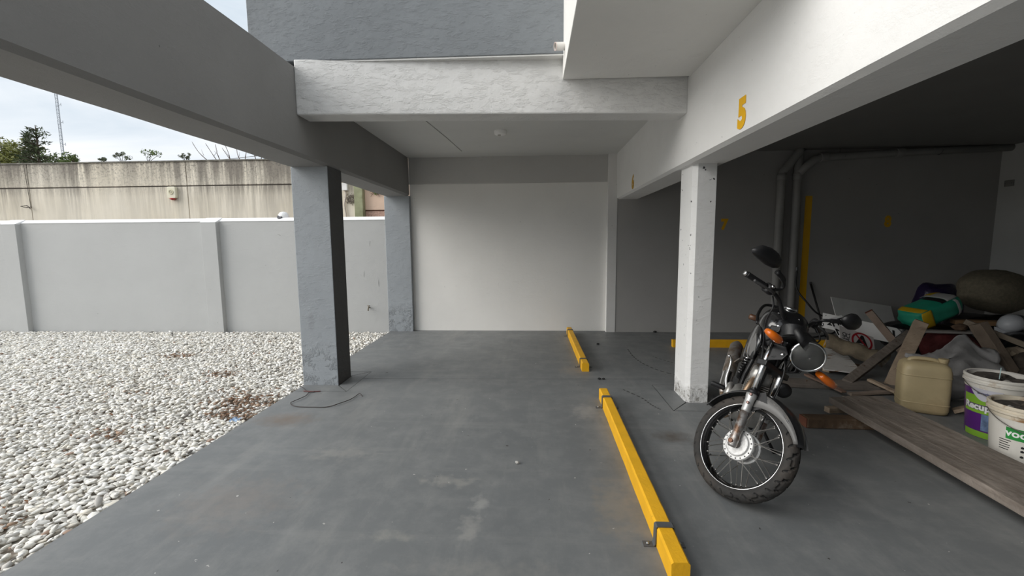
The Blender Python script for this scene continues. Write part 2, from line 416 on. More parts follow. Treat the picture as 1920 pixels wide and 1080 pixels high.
# balcony block on the right with flat soffit
solid('balcony_slab', (.246, 2.05, 2.80), (1.296, 3.752, 4.3), plaster('soffit_paint', (.83, .82, .79), var=.04, flake=.2), 'pale overhanging balcony slab with flat soffit', bevel=.006)
# upper building mass behind the facade
solid('wall_storey', (-2.36, 3.97, 2.99), (7.1, 7.1, 6.0), M_GREY, 'upper storey of the building over the rear bay')
solid('wall_storey_right', (1.30, -2.5, 2.95), (7.1, 3.96, 6.0), M_GREY, 'upper storey of the building over the dark bays')
solid('ceiling_rear', (-2.0, 4.0, 2.80), (1.30, 6.95, 2.98), M_CEIL, 'pale grey ceiling over the rear bay')
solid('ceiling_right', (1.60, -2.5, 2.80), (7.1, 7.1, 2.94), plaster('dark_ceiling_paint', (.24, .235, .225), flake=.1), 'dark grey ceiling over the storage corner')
solid('beam_back', (-2.0, 6.90, 2.385), (1.165, 7.1, 2.81), plaster('back_beam_paint', (.56, .55, .53), var=.05, flake=.15), 'grey beam above the off-white back wall')
solid('wall_back', (-2.0, 6.925, -.01), (1.20, 7.1, 2.40), M_PANEL, 'off-white back wall panel of the rear bay', bevel=.004)
solid('pilaster_back', (1.162, 6.835, -.01), (1.31, 7.1, 2.81), plaster('pilaster_paint', (.76, .75, .73), flake=.2), 'narrow white pilaster right of the back wall panel', bevel=.006)
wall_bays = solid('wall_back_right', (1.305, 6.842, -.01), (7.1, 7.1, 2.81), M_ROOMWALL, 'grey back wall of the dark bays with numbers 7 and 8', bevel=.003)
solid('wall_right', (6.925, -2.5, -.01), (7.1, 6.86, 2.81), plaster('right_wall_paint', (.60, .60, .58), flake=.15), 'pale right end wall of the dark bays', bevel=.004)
solid('wall_light_blocker', (-2.0, -2.7, -.01), (7.1, -2.5, 6.0), M_GREY, 'unseen grey wall added behind the camera to block light')  # out-of-view wall, added to hold back light from behind the camera
# painted numbers
def face_matrix(o, right, up): 
    r = Vector(right); u = Vector(up); n = r.cross(u)
    return Matrix(((r.x, u.x, n.x, o[0]), (r.y, u.y, n.y, o[1]), (r.z, u.z, n.z, o[2]), (0, 0, 0, 1)))
lettering('painted_number', '5', .235, face_matrix((1.2965, 2.825, 2.232), (0, -1, 0), (0, 0, 1)), M_NUM, beam_right, bold=.014, xs=.88, thick=.0008)['label'] = 'yellow stencilled number 5'
lettering('painted_number', '6', .235, face_matrix((1.2965, 5.76, 2.215), (0, -1, 0), (0, 0, 1)), mat('faded_number_paint', (.62, .36, .05), .7, var=.1), beam_right, bold=.012, xs=1.0, thick=.0008)['label'] = 'faded yellow stencilled number 6'
lettering('painted_number', '7', .215, face_matrix((2.955, 6.8405, 1.695), (1, 0, 0), (0, 0, 1)), M_NUM, wall_bays, bold=.013, xs=.88)['label'] = 'yellow stencilled number 7'
lettering('painted_number', '8', .22, face_matrix((5.385, 6.8405, 1.715), (1, 0, 0), (0, 0, 1)), M_NUM, wall_bays, bold=.012, xs=.85)['label'] = 'yellow stencilled number 8'
bm = BM(); box(bm, (4.15, 6.8385, .0), (4.25, 6.8425, 2.12)); o = obj('painted_stripe', bm, M_NUM, wall_bays); o['label'] = 'vertical yellow stripe painted on the wall'

# ---------------------------------------------------------------- boundary wall with pilasters and sloped coping
def build_boundary():
    bm = BM(); box(bm, (-16, 6.855, -.1), (-2.36, 7.0, 1.832)); w = struct(obj('wall_boundary', bm, M_BOUND), 'light grey rendered boundary wall behind the gravel')
    bm = BM(); prism(bm, [(-16, 6.845, 1.828), (-16, 6.93, 1.885), (-16, 7.01, 1.885), (-16, 7.01, 1.828)], (13.62, 0, 0)); obj('coping', bm, M_COPING, w, bevel=.004)
    for x in (-12.13, -8.655, -5.178):
        bm = BM(); box(bm, (x-.26, 6.775, -.1), (x, 6.86, 1.815)); obj('pilaster', bm, M_BOUND, w, bevel=.004)
        bm = BM(); prism(bm, [(x-.262, 6.77, 1.813), (x-.262, 6.93, 1.892), (x-.262, 6.94, 1.813)], (.264, 0, 0)); obj('pilaster_cap', bm, M_COPING, w)
    for (x, z, l, a) in ((-4.17, 1.60, .07, -.5), (-2.78, .95, .10, 1.5), (-2.54, .80, .12, 1.57), (-2.66, 1.45, .09, 1.5)):
        bm = BM(); d = Vector((math.cos(a), 0, math.sin(a)))*l/2; c = Vector((x, 6.8545, z)); s = Vector((-d.z, 0, d.x))*.07
        prism(bm, [c-d, c-s, c+d, c+s], (0, -.0015, 0)); obj('scuff', bm, mat('dark_scuff', (.26, .26, .255), .9), w)
    return w
build_boundary()
def build_tap():
    t = empty('garden_tap', (-2.71, 6.855, .40), 'small metal tap stub low on the boundary wall', 'tap'); m = mat('dull_brass', (.22, .19, .14), .5, .8)
    bm = BM(); tube(bm, [(0, 0, 0), (0, -.05, 0), (0, -.06, -.01), (0, -.062, -.05)], [.011, .011, .011, .009], 10); obj('spout', bm, m, t, True)
    bm = BM(); tube(bm, [(0, -.04, .0), (0, -.04, .03)], .007, 8); tube(bm, [(-.022, -.04, .032), (.022, -.04, .032)], .006, 8); obj('handle', bm, m, t, True)
build_tap()

# ---------------------------------------------------------------- neighbour's walls
def build_neighbour():
    bm = BM()
    # four render fields separated by recessed grooves
    w = struct(obj('wall_neighbour', (lambda b: (box(b, (-24, 9.52, -.1), (-3.96, 9.75, 3.30)), b)[1])(BM()), mat('groove_dirt', (.14, .125, .11), .95)), 'rain-streaked cream wall of the building next door')
    xs = [-24, -15.45, -11.66, -7.85, -3.97]
    for i in range(4):
        for z0, z1 in ((-.1, 2.765), (2.79, 3.32)):
            bm = BM(); box(bm, (xs[i]+.008, 9.495, z0), (xs[i+1]-.008, 9.70, z1)); obj('render_panel', bm, M_STAIN, w, bevel=.005)
    bm = BM(); box(bm, (-24, 9.47, 3.318), (-3.96, 9.76, 3.345)); obj('wall_cap', bm, mat('lichen_grey_cap', (.20, .19, .165), .95, var=.4, vscale=9, bump=.3), w)
    p = solid('wall_peach', (-3.78, 9.56, 2.20), (2.5, 9.75, 5.2), mat('peach_render', (.80, .60, .47), .9, var=.07, vscale=3, bump=.2, col2=(.62, .50, .40), c2scale=9, c2lo=.64, c2hi=.7), 'peach rendered wall behind the boundary wall', bevel=.0)
    bm = BM(); box(bm, (-3.78, 9.57, -.1), (2.5, 9.75, 2.17)); obj('brick_base', bm, mat('pink_brick_base', (.55, .36, .29), .9, var=.3, vscale=30, bump=.3), p)
    bm = BM(); box(bm, (-3.78, 9.59, 2.165), (2.5, 9.75, 2.205)); obj('dark_joint', bm, mat('brown_joint', (.2, .11, .08), .9), p)
    solid('pilaster_green', (-3.975, 9.44, -.1), (-3.785, 9.75, 5.2), mat('mossy_green_render', (.34, .35, .22), .9, var=.15, vscale=5, bump=.2, col2=(.24, .25, .14), c2scale=4), 'moss-green strip between the cream and peach walls', bevel=.006)
build_neighbour()
def build_siren():
    t = empty('alarm_siren', (-8.18, 9.495, 2.63), 'cream plastic alarm siren box with a red base on the streaked wall', 'alarm siren'); m = mat('cream_plastic', (.80, .76, .60), .4, var=.03)
    def rr(w, h, r, y):
        return [Vector((sx*(w-r)+r*math.cos(a), y, sz*(h-r)+r*math.sin(a))) for sx, sz, a0 in ((1, 1, 0), (-1, 1, 90), (-1, -1, 180), (1, -1, 270)) for a in (math.radians(a0+k*30) for k in range(4))]
    bm = BM(); prism(bm, rr(.1, .13, .035, 0), (0, -.075, 0)); obj('housing', bm, m, t, bevel=.012)
    bm = BM(); lathe(bm, [(.058, 0), (.055, .012), (.036, .012), (.032, .002)], 24, (0, -.075, .01), (0, -1, 0)); obj('grille_ring', bm, mat('beige_plastic', (.62, .58, .42), .5), t)
    bm = BM(); lathe(bm, [(.03, 0), (.022, .009)], 20, (0, -.075, .01), (0, -1, 0)); obj('grille_dome', bm, mat('grey_beige_plastic', (.5, .47, .36), .5), t)
    bm = BM(); lathe(bm, [(.06, 0), (.055, -.02), (.03, -.035), (.005, -.04)], 20, (0, -.04, -.128), (0, 0, 1)); obj('strobe_lens', bm, mat('red_lens', (.5, .03, .03), .3), t, True)
build_siren()
def build_hook():
    t = empty('wall_bracket', (-11.66, 9.495, 2.33), 'small dark bracket with hanging wire on the streaked wall', 'bracket'); m = mat('rusty_dark_iron', (.07, .06, .055), .7, .6)
    bm = BM(); tube(bm, [(0, 0, .02), (-.02, -.10, .0), (-.14, -.10, .03), (-.04, -.05, .05), (.08, -.09, -.03)], .009, 6); obj('hook', bm, m, t)
    bm = BM(); tube(bm, [(0, -.012, .02), (-.02, -.012, .4), (-.05, -.012, .97)], .005, 5); obj('wire', bm, m, t)
build_hook()
def build_lamp_dome():
    t = empty('dome_lamp', (-4.16, 7.0, 1.885), 'white dome lamp cap peeking over the boundary wall coping', 'lamp')
    bm = BM(); lathe(bm, [(.085, 0), (.085, .03), (.078, .055), (.055, .085), (.02, .098), (.001, .1)], 24, (0, 0, .0)); obj('cap', bm, mat('white_lamp_plastic', (.85, .85, .85), .4), t, True)
    bm = BM(); lathe(bm, [(.05, 0), (.042, .03)], 20, (-.02, -.06, .0), (0, -.5, .4)); obj('lens', bm, mat('dark_lens', (.08, .08, .09), .2), t)
build_lamp_dome()
def build_meter():
    t = empty('meter_box', (-4.21, 9.495, 2.62), 'small white meter box with conduit on the cream wall', 'meter box'); m = mat('white_meter_paint', (.85, .84, .82), .6)
    bm = BM(); box(bm, (-.02, -.09, 0), (.10, 0, .16)); obj('case', bm, m, t, bevel=.008)
    bm = BM(); box(bm, (-.01, -.1, .18), (.08, 0, .21)); box(bm, (-.03, -.1, .22), (.0, 0, .27)); obj('bracket', bm, m, t, bevel=.004)
    bm = BM(); tube(bm, spline([(.03, -.03, 0), (.04, -.03, -.12), (.0, -.03, -.3), (.02, -.03, -.5), (.03, -.03, -.75)], 4), .018, 8); obj('conduit', bm, mat('dirty_conduit', (.62, .55, .48), .7, var=.2), t, True)
build_meter()

# ---------------------------------------------------------------- yard: ground, gravel
def build_gravel():
    bm = BM(); box(bm, (-24, -12, -.3), (-2.372, 6.86, -.045))
    m, g = newmat('gravel_bed', .95)
    v = g.node('ShaderNodeTexVoronoi'); v.inputs['Scale'].default_value = 26; g.L.new(g.tc.outputs['Object'], v.inputs['Vector'])
    c = g.mix(g.rng(v.outputs['Distance'], .25, .6), (.70, .68, .62), (.26, .22, .18)); g.L.new(c, g.b.inputs['Base Color'])
    g.L.new(g.bump(g.math('SUBTRACT', 1.0, v.outputs['Distance']), 1., .02), g.b.inputs['Normal'])
    bed = struct(obj('gravel_bed', bm, m), 'bed of white pebbles beside the parking floor')
    # pebbles
    sp = .0335; xs = np.arange(-11.2, -2.40, sp); ys = np.arange(-.8, 6.84, sp*.92); P = []
    X, Y = np.meshgrid(xs, ys); X[1::2] += sp/2
    X = X.ravel()+RNG.normal(0, .009, X.size); Y = Y.ravel()+RNG.normal(0, .009, Y.size)
    k = (X < -2.395) & (Y < 6.84) & (X > -1.38*Y-1.1)
    col_mask = (X > -2.42) & (Y > 4.14) & (Y < 4.5); k &= ~col_mask
    X, Y = X[k], Y[k]; n = len(X)
    ex = RNG.random(n) < .22   # a loose upper layer
    X = np.r_[X, X[ex]+RNG.normal(0, .02, ex.sum())]; Y = np.r_[Y, np.minimum(Y[ex]+RNG.normal(0, .02, ex.sum()), 6.83)]; Z = np.r_[np.full(n, -.028), np.full(ex.sum(), -.012)]; n = len(X)
    X = np.minimum(X, -2.398)
    Z = Z+RNG.normal(0, .005, n)
    L = RNG.uniform(.016, .029, n)*np.where(RNG.random(n) < .12, 1.35, 1.); W = L*RNG.uniform(.42, .75, n); Hh = L*RNG.uniform(.24, .45, n)
    A = RNG.uniform(0, math.pi, n); T = RNG.normal(0, .28, n)
    def tmpl(sub):
        b = BM(); bmesh.ops.create_icosphere(b, subdivisions=sub, radius=1.); b.verts.ensure_lookup_table()
        v = np.array([x.co for x in b.verts]); f = np.array([[y.index for y in x.verts] for x in b.faces]); b.free(); return v, f
    # colours: whites and creams, some grey, a few rust or dark; earth patches
    base = np.array([(.89, .87, .82), (.82, .80, .74), (.92, .91, .88), (.70, .68, .63), (.84, .79, .69), (.52, .50, .47), (.36, .24, .18), (.15, .14, .13)])
    ci = RNG.choice(8, n, p=[.32, .20, .24, .10, .08, .044, .007, .009]); C = base[ci]*RNG.uniform(.88, 1.1, (n, 1))
    for (cx, cy, r, kk) in ((-2.75, 3.72, .32, .75), (-2.62, 3.42, .2, .7), (-3.6, 2.35, .13, .7), (-3.3, 3.0, .12, .5), (-4.7, 5.3, .22, .6), (-3.55, 4.55, .2, .55), (-2.95, 1.9, .2, .5), (-3.0, 4.05, .2, .5), (-4.1, 3.9, .15, .4)):
        d = np.hypot((X-cx)*1., (Y-cy)*1.7)/r; f = (RNG.random(n) < np.clip(1.25-d, 0, 1)*kk)
        C[f] = np.array((.30, .20, .135))*RNG.uniform(.6, 1.4, (f.sum(), 1))
    dist = np.hypot(X, Y)+np.where((X > -1.235*Y-.25), 0, 100)   # in view first
    order = np.argsort(dist)
    near = order[:300]; rest = order[300:]
    def batch(idx, sub):
        v, f = tmpl(sub); m_ = len(idx)
        lump = 1+.16*np.sin(v@np.array((3.1, 1.7, 2.3))[:, None]*1.9+RNG.uniform(0, 6, m_)).T
        s = np.stack([L[idx], W[idx], Hh[idx]], 1)
        q = v[None]*lump[:, :, None]*s[:, None]
        ct, st = np.cos(T[idx])[:, None], np.sin(T[idx])[:, None]; x, y, z = q[..., 0]*ct-q[..., 2]*st, q[..., 1], q[..., 0]*st+q[..., 2]*ct
        ca, sa = np.cos(A[idx])[:, None], np.sin(A[idx])[:, None]
        V = np.stack([x*ca-y*sa+X[idx][:, None], x*sa+y*ca+Y[idx][:, None], z+Z[idx][:, None]], 2).reshape(-1, 3)
        F = (f[None]+(np.arange(m_)*len(v))[:, None, None]).reshape(-1, 3)
        return V, F, np.repeat(C[idx], len(v), 0)
    pm, g2 = newmat('white_pebble', .75)
    at = g2.node('ShaderNodeAttribute'); at.attribute_name = 'Col'
    c2 = g2.mix(g2.math('MULTIPLY', g2.rng(g2.noise(60, 4), .4, .7), .25), at.outputs['Color'], (.50, .47, .41)); g2.L.new(c2, g2.b.inputs['Base Color'])
    close = rest[dist[rest] < 4.3]; far = rest[dist[rest] >= 4.3]
    V1, F1, C1 = batch(close, 2); V2, F2, C2 = batch(far, 1)
    V = np.r_[V1, V2]; F = np.r_[F1, F2+len(V1)]; CC = np.r_[C1, C2]
    def mesh(name, V, F, CC):
        me = bpy.data.meshes.new(name); me.vertices.add(len(V)); me.vertices.foreach_set('co', V.astype(np.float32).ravel())
        me.loops.add(F.size); me.loops.foreach_set('vertex_index', F.astype(np.int32).ravel())
        me.polygons.add(len(F)); me.polygons.foreach_set('loop_start', np.arange(0, F.size, 3, dtype=np.int32))
        me.update(calc_edges=True); me.shade_smooth()
        ca = me.color_attributes.new('Col', 'FLOAT_COLOR', 'POINT'); ca.data.foreach_set('color', np.c_[CC, np.ones(len(CC))].astype(np.float32).ravel())
        return me
    o = link('pebble_layer', mesh('pebble_layer', V, F, CC), pm, bed); o['kind'] = 'stuff'
    # the nearest pebbles as single stones (shared shapes)
    v, f = tmpl(2); shapes = []
    for i in range(10):
        lump = 1+.16*np.sin(v@np.array((3.1, 1.7, 2.3))*1.9+i*1.3)
        shapes.append(mesh('pebble', v*lump[:, None], f, np.tile(base[(0, 1, 2, 3, 4, 5, 0, 2, 1, 6)[i]], (len(v), 1))))
        shapes[-1].materials.append(pm)
    for i in near:
        o = bpy.data.objects.new('pebble', shapes[(i*7) % 9 if RNG.random() > .008 else 9]); COL.objects.link(o); o.parent = bed
        o.location = (X[i], Y[i], Z[i]+.003); o.scale = (L[i], W[i], Hh[i]); o.rotation_euler = (RNG.normal(0, .1), T[i], A[i])
    print('pebbles', n)
    # leaf litter
    bm = BM()
    for cx, cy, r, k in ((-2.72, 3.75, .34, 170), (-2.6, 3.42, .2, 90), (-3.62, 2.33, .14, 60), (-4.7, 5.3, .25, 60), (-3.55, 4.55, .22, 50), (-3.0, 1.95, .3, 60), (-3.3, 3.0, .2, 40), (-5.5, 4.9, 2.2, 90), (-3.6, 3.6, 1.1, 60)):
        for _ in range(k):
            x = min(cx+random.gauss(0, r*.55), -2.43); y = min(cy+random.gauss(0, r*.32), 6.78); a = random.random()*6.28; l = random.uniform(.008, .022); w = l*random.uniform(.25, .5)
            u = Vector((math.cos(a), math.sin(a), random.uniform(-.2, .3))); s = Vector((-math.sin(a), math.cos(a), random.uniform(-.3, .3))); c = Vector((x, y, random.uniform(.0, .012)))
            bm.faces.new([bm.verts.new(q) for q in (c-u*l, c-s*w, c+u*l, c+s*w+Vector((0, 0, .004)))])
    o = obj('leaf_litter', bm, mat('dry_leaf', (.16, .075, .035), .9, var=.5, vscale=9), bed); o['kind'] = 'stuff'
    # ground outside the plot
    struct(solid('ground', (-220, -120, -.5), (160, 300, -.301), mat('earth', (.16, .15, .11), .95, var=.2), 'bare ground around the building', bevel=0))
build_gravel()

# ---------------------------------------------------------------- shaped bodies
def loft(bm, secs, n=20, cap=True, axis='x'):
    """rings of superellipses; secs = (x, cy, cz, ry, rz, power)"""
    rings = []
    for x, cy, cz, ry, rz, p in secs:
        r = []
        for k in range(n):
            t = 2*math.pi*(k+.5)/n; c, s = math.cos(t), math.sin(t)
            a = cy+ry*math.copysign(abs(c)**(2/p), c); b = cz+rz*math.copysign(abs(s)**(2/p), s)
            r.append(bm.verts.new((x, a, b) if axis == 'x' else ((a, x, b) if axis == 'y' else (a, b, x))))
        rings.append(r)
    for a, b in zip(rings, rings[1:]):
        for k in range(n): bm.faces.new((a[k], a[(k+1) % n], b[(k+1) % n], b[k]))
    if cap: bm.faces.new(rings[0][::-1]); bm.faces.new(rings[-1])
    return rings

# ---------------------------------------------------------------- wheel stops
def wheel_stop(p0, p1, label, brackets, w=.078, h=.10):
    p0, p1 = Vector(p0), Vector(p1); L = (p1-p0).length; a = math.atan2(p1.y-p0.y, p1.x-p0.x)
    t = empty('wheel_stop', (p0.x, p0.y, 0), label, 'wheel stop', 'yellow timber wheel stops', a)
    bm = BM(); n = 40; rings = []; c = .009
    prof = [(-w/2, 0), (w/2, 0), (w/2, h-c), (w/2-c, h), (-w/2+c, h), (-w/2, h-c)]
    for i in range(n+1):
        x = L*i/n; rings.append([bm.verts.new((x, y+random.uniform(-.0008, .0008), z+(random.uniform(-.0008, .0008) if z > 0 else 0))) for y, z in prof])
    for r, s in zip(rings, rings[1:]):
        for k in range(6): bm.faces.new((r[k], r[(k+1) % 6], s[(k+1) % 6], s[k]))
    bm.faces.new(rings[0][::-1]); bm.faces.new(rings[-1]); obj('bar', bm, M_YEL, t, auto=30)
    for d in brackets:
        q = .0045; bm = BM(); e = w/2+.001; f = .058; bw = .019
        path = [(-e-f, q/2), (-e-.012, q/2), (-e-q/2-.002, q/2+.012), (-e-q/2, h+q/2-.004), (-e+.003, h+q/2+.001), (e-.003, h+q/2+.001), (e+q/2, h+q/2-.004), (e+q/2+.002, q/2+.012), (e+.012, q/2), (e+f, q/2)]
        top = []; 
        for i, (y, z) in enumerate(path):
            y0, z0 = path[max(i-1, 0)]; y1, z1 = path[min(i+1, len(path)-1)]; tv = Vector((y1-y0, z1-z0)).normalized(); nv = Vector((-tv.y, tv.x))*q/2
            top.append([bm.verts.new((d+sx*bw, y+sg*nv.x, z+sg*nv.y)) for sx, sg in ((-1, -1), (1, -1), (1, 1), (-1, 1))])
        for r, s in zip(top, top[1:]):
            for k in range(4): bm.faces.new((r[k], r[(k+1) % 4], s[(k+1) % 4], s[k]))
        bm.faces.new(top[0][::-1]); bm.faces.new(top[-1]); br = obj('strap', bm, M_STEEL, t)
        for s in (-1, 1):
            bm = BM(); lathe(bm, [(.009, 0), (.009, .004), (.006, .008), (.001, .009)], 8, (d, s*(e+.036), q)); obj('bolt', bm, mat('zinc_bolt', (.35, .35, .34), .4, .9), br, True)
    return t
wheel_stop((.619, 1.70), (.643, 3.87), 'long yellow wheel stop beside the motorcycle in the front bay', (.24, 1.95))
wheel_stop((.580, 4.70), (.562, 6.73), 'yellow wheel stop running to the off-white back wall', (.18, 1.83))
wheel_stop((1.91, 5.88), (4.05, 5.87), 'yellow wheel stop crosswise behind the white column', (.3, 1.85))

# ---------------------------------------------------------------- motorcycle
def build_motorcycle():
    psi, phi, de = math.radians(-119.41), math.radians(16.68), math.radians(53.84)
    root = empty('motorcycle', (1.094, 2.448, -.002), 'black and chrome motorcycle leaning on its stand with front wheel turned', 'motorcycle')
    root.rotation_euler = (Matrix.Rotation(psi, 4, 'Z') @ Matrix.Rotation(-phi, 4, 'X')).to_euler()
    RK = math.radians(26.5); U = Vector((-math.sin(RK), 0, math.cos(RK))); Nn = Vector((math.cos(RK), 0, math.sin(RK)))
    A0 = Vector((0, 0, .30)); S0 = A0-Nn*.035
    ST = Matrix.Translation(S0) @ Matrix.Rotation(de, 4, U) @ Matrix.Translation(-S0); ID = Matrix()
    chrome = mat('chrome', (.82, .82, .82), .13, 1., var=.04)
    alu = mat('dull_aluminium', (.46, .45, .43), .42, .85, var=.2, vscale=20, bump=.08, col2=(.28, .22, .17), c2scale=6, c2lo=.55, c2hi=.7)
    hubalu = mat('chalky_hub_aluminium', (.68, .68, .67), .55, .4, var=.12, vscale=40, bump=.25, bscale=60, col2=(.40, .38, .36), c2scale=25, c2lo=.56, c2hi=.66)
    blk = mat('black_plastic', (.012, .012, .013), .42, var=.2, bump=.05, bscale=120)
    gloss = mat('black_gloss_paint', (.008, .008, .009), .18, var=.2, coat=.8)
    rub = mat('tyre_rubber', (.026, .025, .024), .8, var=.2, vscale=25, bump=.12, bscale=90, col2=(.062, .051, .042), c2scale=4, c2lo=.42, c2hi=.72)
    frame = mat('black_frame_paint', (.015, .015, .016), .35, .2, var=.2)
    rimm = mat('black_chrome_rim', (.10, .10, .105), .18, 1., var=.2)
    amber = mat('amber_lens', (.75, .16, .008), .18, var=.1, coat=.6, trans=.15)
    dirty = mat('rust_stained_fork', (.42, .41, .40), .45, .75, var=.15, vscale=15, bump=.15, bscale=70, col2=(.20, .125, .085), c2scale=14, c2lo=.46, c2hi=.60)
    greyp = mat('silver_grey_plastic', (.15, .147, .143), .45, var=.1, vscale=10, col2=(.22, .19, .16), c2scale=8, c2lo=.6, c2hi=.72)
    grime = mat('grimy_metal', (.13, .12, .11), .6, .5, var=.3, vscale=20, bump=.2, col2=(.20, .15, .11), c2scale=8)
    steel = mat('spoke_steel', (.75, .73, .70), .35, .9, var=.1)
    tan = mat('heat_browned_pipe', (.34, .24, .16), .45, .7, var=.2, vscale=14)
    def part(name, bm, m, p=None, st=False, **kw):
        if st: bmesh.ops.transform(bm, matrix=ST, verts=bm.verts[:])
        return obj(name, bm, m, p or root, **kw)

    def wheel(name, c, st, drum, tw=.046):
        c = Vector(c); Mx = ST if st else ID
        bm = BM()   # rim: closed profile around the axle (y axis)
        rp = [(.2405, -.038), (.237, -.0395), (.233, -.036), (.229, -.027), (.221, -.017), (.218, 0), (.221, .017), (.229, .027), (.233, .036), (.237, .0395), (.2405, .038), (.2405, .030), (.236, .020), (.231, 0), (.236, -.020), (.2405, -.030)]
        lathe(bm, rp, 72, c, (0, 1, 0), close=True); wh = part(name, bm, rimm, st=st, smooth=True)
        for s in (-1, 1):
            bm = BM(); lathe(bm, [(.2415, s*.0375), (.2385, s*.0405), (.2355, s*.0385), (.2385, s*.0360)], 72, c, (0, 1, 0), close=True); part('rim_lip', bm, chrome, wh, st, smooth=True)
        # tyre with moulded tread grooves
        na, nb = 624, 34; bm = BM(); rings = []; deep = []
        for i in range(na):
            a = 2*math.pi*i/na; ring = []
            for j in range(nb):
                b = math.radians(-132)+math.radians(264)*j/(nb-1)
                y = tw*1.02*math.sin(b); r = .262+.038*math.cos(b)
                v = b/math.radians(150)
                g = 0.
                if abs(v) < .56:
                    ph = (i/na*26+(.5 if v > 0 else 0)+.9*abs(v)+.22*(1 if abs(v) > .28 else 0)) % 1.
                    if ph < .17 and abs(v) > .06: g = .0075
                    if abs(abs(v)-.28) < .035 and (i*26//na) % 2 == 0: g = .007
                r -= g; deep.append(g > 0)
                ring.append(bm.verts.new(c+Vector((r*math.cos(a), y, r*math.sin(a)))))
            rings.append(ring)
        for i in range(na):
            p, q = rings[i], rings[(i+1) % na]
            for j in range(nb-1):
                fc = bm.faces.new((p[j], p[j+1], q[j+1], q[j]))
                if deep[i*nb+j] and deep[i*nb+j+1] or deep[((i+1) % na)*nb+j] and deep[((i+1) % na)*nb+j+1]: fc.material_index = 1
        ty = part('tyre', bm, rub, wh, st, smooth=True); ty.data.materials.append(mat('darkened_groove_rubber', (.012, .012, .012), .8))  # groove faces coloured darker so the tread stands out
        bm = BM()
        if drum:
            lathe(bm, [(.02, -.062), (.066, -.060), (.070, -.053), (.086, -.051), (.090, -.045), (.090, -.036), (.083, -.032), (.080, .02), (.088, .026), (.088, .034), (.05, .04), (.02, .045)], 40, c, (0, 1, 0))
            hub = part('hub', bm, hubalu, wh, st, auto=35)
            bm = BM(); lathe(bm, [(.066, -.061), (.066, -.0635), (.062, -.0635), (.062, -.061)], 40, c, (0, 1, 0), close=True); part('hub_ring', bm, hubalu, wh, st, smooth=True)
            bm = BM(); lathe(bm, [(.016, -.095), (.024, -.088), (.026, -.064)], 16, c, (0, 1, 0)); part('axle_spacer', bm, grime, wh, st, smooth=True)
            for k in range(18):
                a = 2*math.pi*(k+.5)/18; q = c+Vector((.079*math.cos(a), -.0515, .079*math.sin(a)))
                bm = BM(); lathe(bm, [(.0042, .001), (.0042, -.0012)], 8, q, (0, 1, 0)); part('spoke_hole', bm, blk, wh, st)
        else:
            lathe(bm, [(.02, -.08), (.03, -.06), (.075, -.05), (.078, -.04), (.07, -.03), (.068, .03), (.078, .04), (.05, .06), (.02, .07)], 32, c, (0, 1, 0)); part('hub', bm, grime, wh, st, smooth=True)
        sm = bpy.data.meshes.new('spoke'); b2 = BM(); tube(b2, [(0, 0, 0), (0, 0, .86), (0, 0, .86), (0, 0, 1)], [.0026, .0026, .0045, .0045], 5); b2.to_mesh(sm); b2.free(); sm.materials.append(steel); sm.shade_smooth()
        for k in range(36):
            side = -1 if k % 2 == 0 else 1; j = k//2; a = 2*math.pi*(j+(.25 if side > 0 else 0))/18
            sk = math.radians(42)*(1 if j % 2 == 0 else -1)
            p = c+Vector((.079*math.cos(a), side*.046 if side < 0 else .03, .079*math.sin(a))); e = c+Vector((.222*math.cos(a+sk*.55), side*.006, .222*math.sin(a+sk*.55)))
            d = e-p; o = link('spoke', sm, None, wh); o.matrix_local = Mx @ (Matrix.Translation(p) @ d.to_track_quat('Z', 'Y').to_matrix().to_4x4() @ Matrix.Diagonal((1, 1, d.length, 1)))
        # valve stem
        bm = BM(); tube(bm, [c+Vector((-.1, 0, -.195)), c+Vector((-.09, -.004, -.175))], .004, 6); part('valve_stem', bm, blk, wh, st)
        return wh
    fw = wheel('front_wheel', A0, True, True); fw['label'] = 'spoked front wheel with black rim and chalky hub'
    rw = wheel('rear_wheel', (-1.27, 0, .30), False, False, .05)

    # fork
    for s in (-1, 1):
        base = A0+Vector((0, s*.095, 0))
        bm = BM(); tube(bm, [base-U*.03, base-U*.02, base+U*.02, base+U*.05, base+U*.185], [.018, .025, .026, .0235, .0245], 20)
        sl = part('fork_slider', bm, dirty, st=True, smooth=True)
        bm = BM(); tube(bm, [base+U*.18, base+U*.20, base+U*.26, base+U*.275, base+U*.295], [.0243, .0248, .025, .029, .029], 20); part('slider_top', bm, mat('silver_fork_paint', (.50, .50, .49), .4, .6, var=.08), sl, True, smooth=True)
        bm = BM(); lathe(bm, [(.030, 0), (.031, .012), (.026, .022), (.022, .026)], 20, base+U*.294, U); part('dust_seal', bm, blk, sl, True, smooth=True)
        bm = BM(); tube(bm, [base+U*.30, base+U*.715], .0165, 20); part('fork_tube', bm, chrome, sl, True, smooth=True)
        bm = BM(); lathe(bm, [(.020, 0), (.020, .014), (.013, .016), (.013, .024), (.002, .026)], 16, base+U*.712, U); part('fork_cap', bm, chrome, sl, True, auto=35)
        bm = BM(); lathe(bm, [(.014, 0), (.014, .014), (.008, .016)], 6, base+Vector((0, s*.018, 0)), (0, s, 0)); part('axle_nut', bm, mat('rusty_nut', (.22, .12, .08), .6, .6, var=.3), sl, True)
        for t in (.235, .285):
            bm = BM(); lathe(bm, [(.0085, 0), (.0085, .007), (.004, .010)], 8, base+U*t+Nn*.012+Vector((0, s*.024, 0)), (0, s, .0)); part('fender_bolt', bm, mat('pinkish_rust_bolt', (.45, .30, .27), .4, .7), sl, True, smooth=True)
    bm = BM(); lathe(bm, [(.005, 0), (.005, .24)], 10, A0+Vector((0, -.12, 0)), (0, 1, 0)); part('front_axle', bm, steel, st=True)
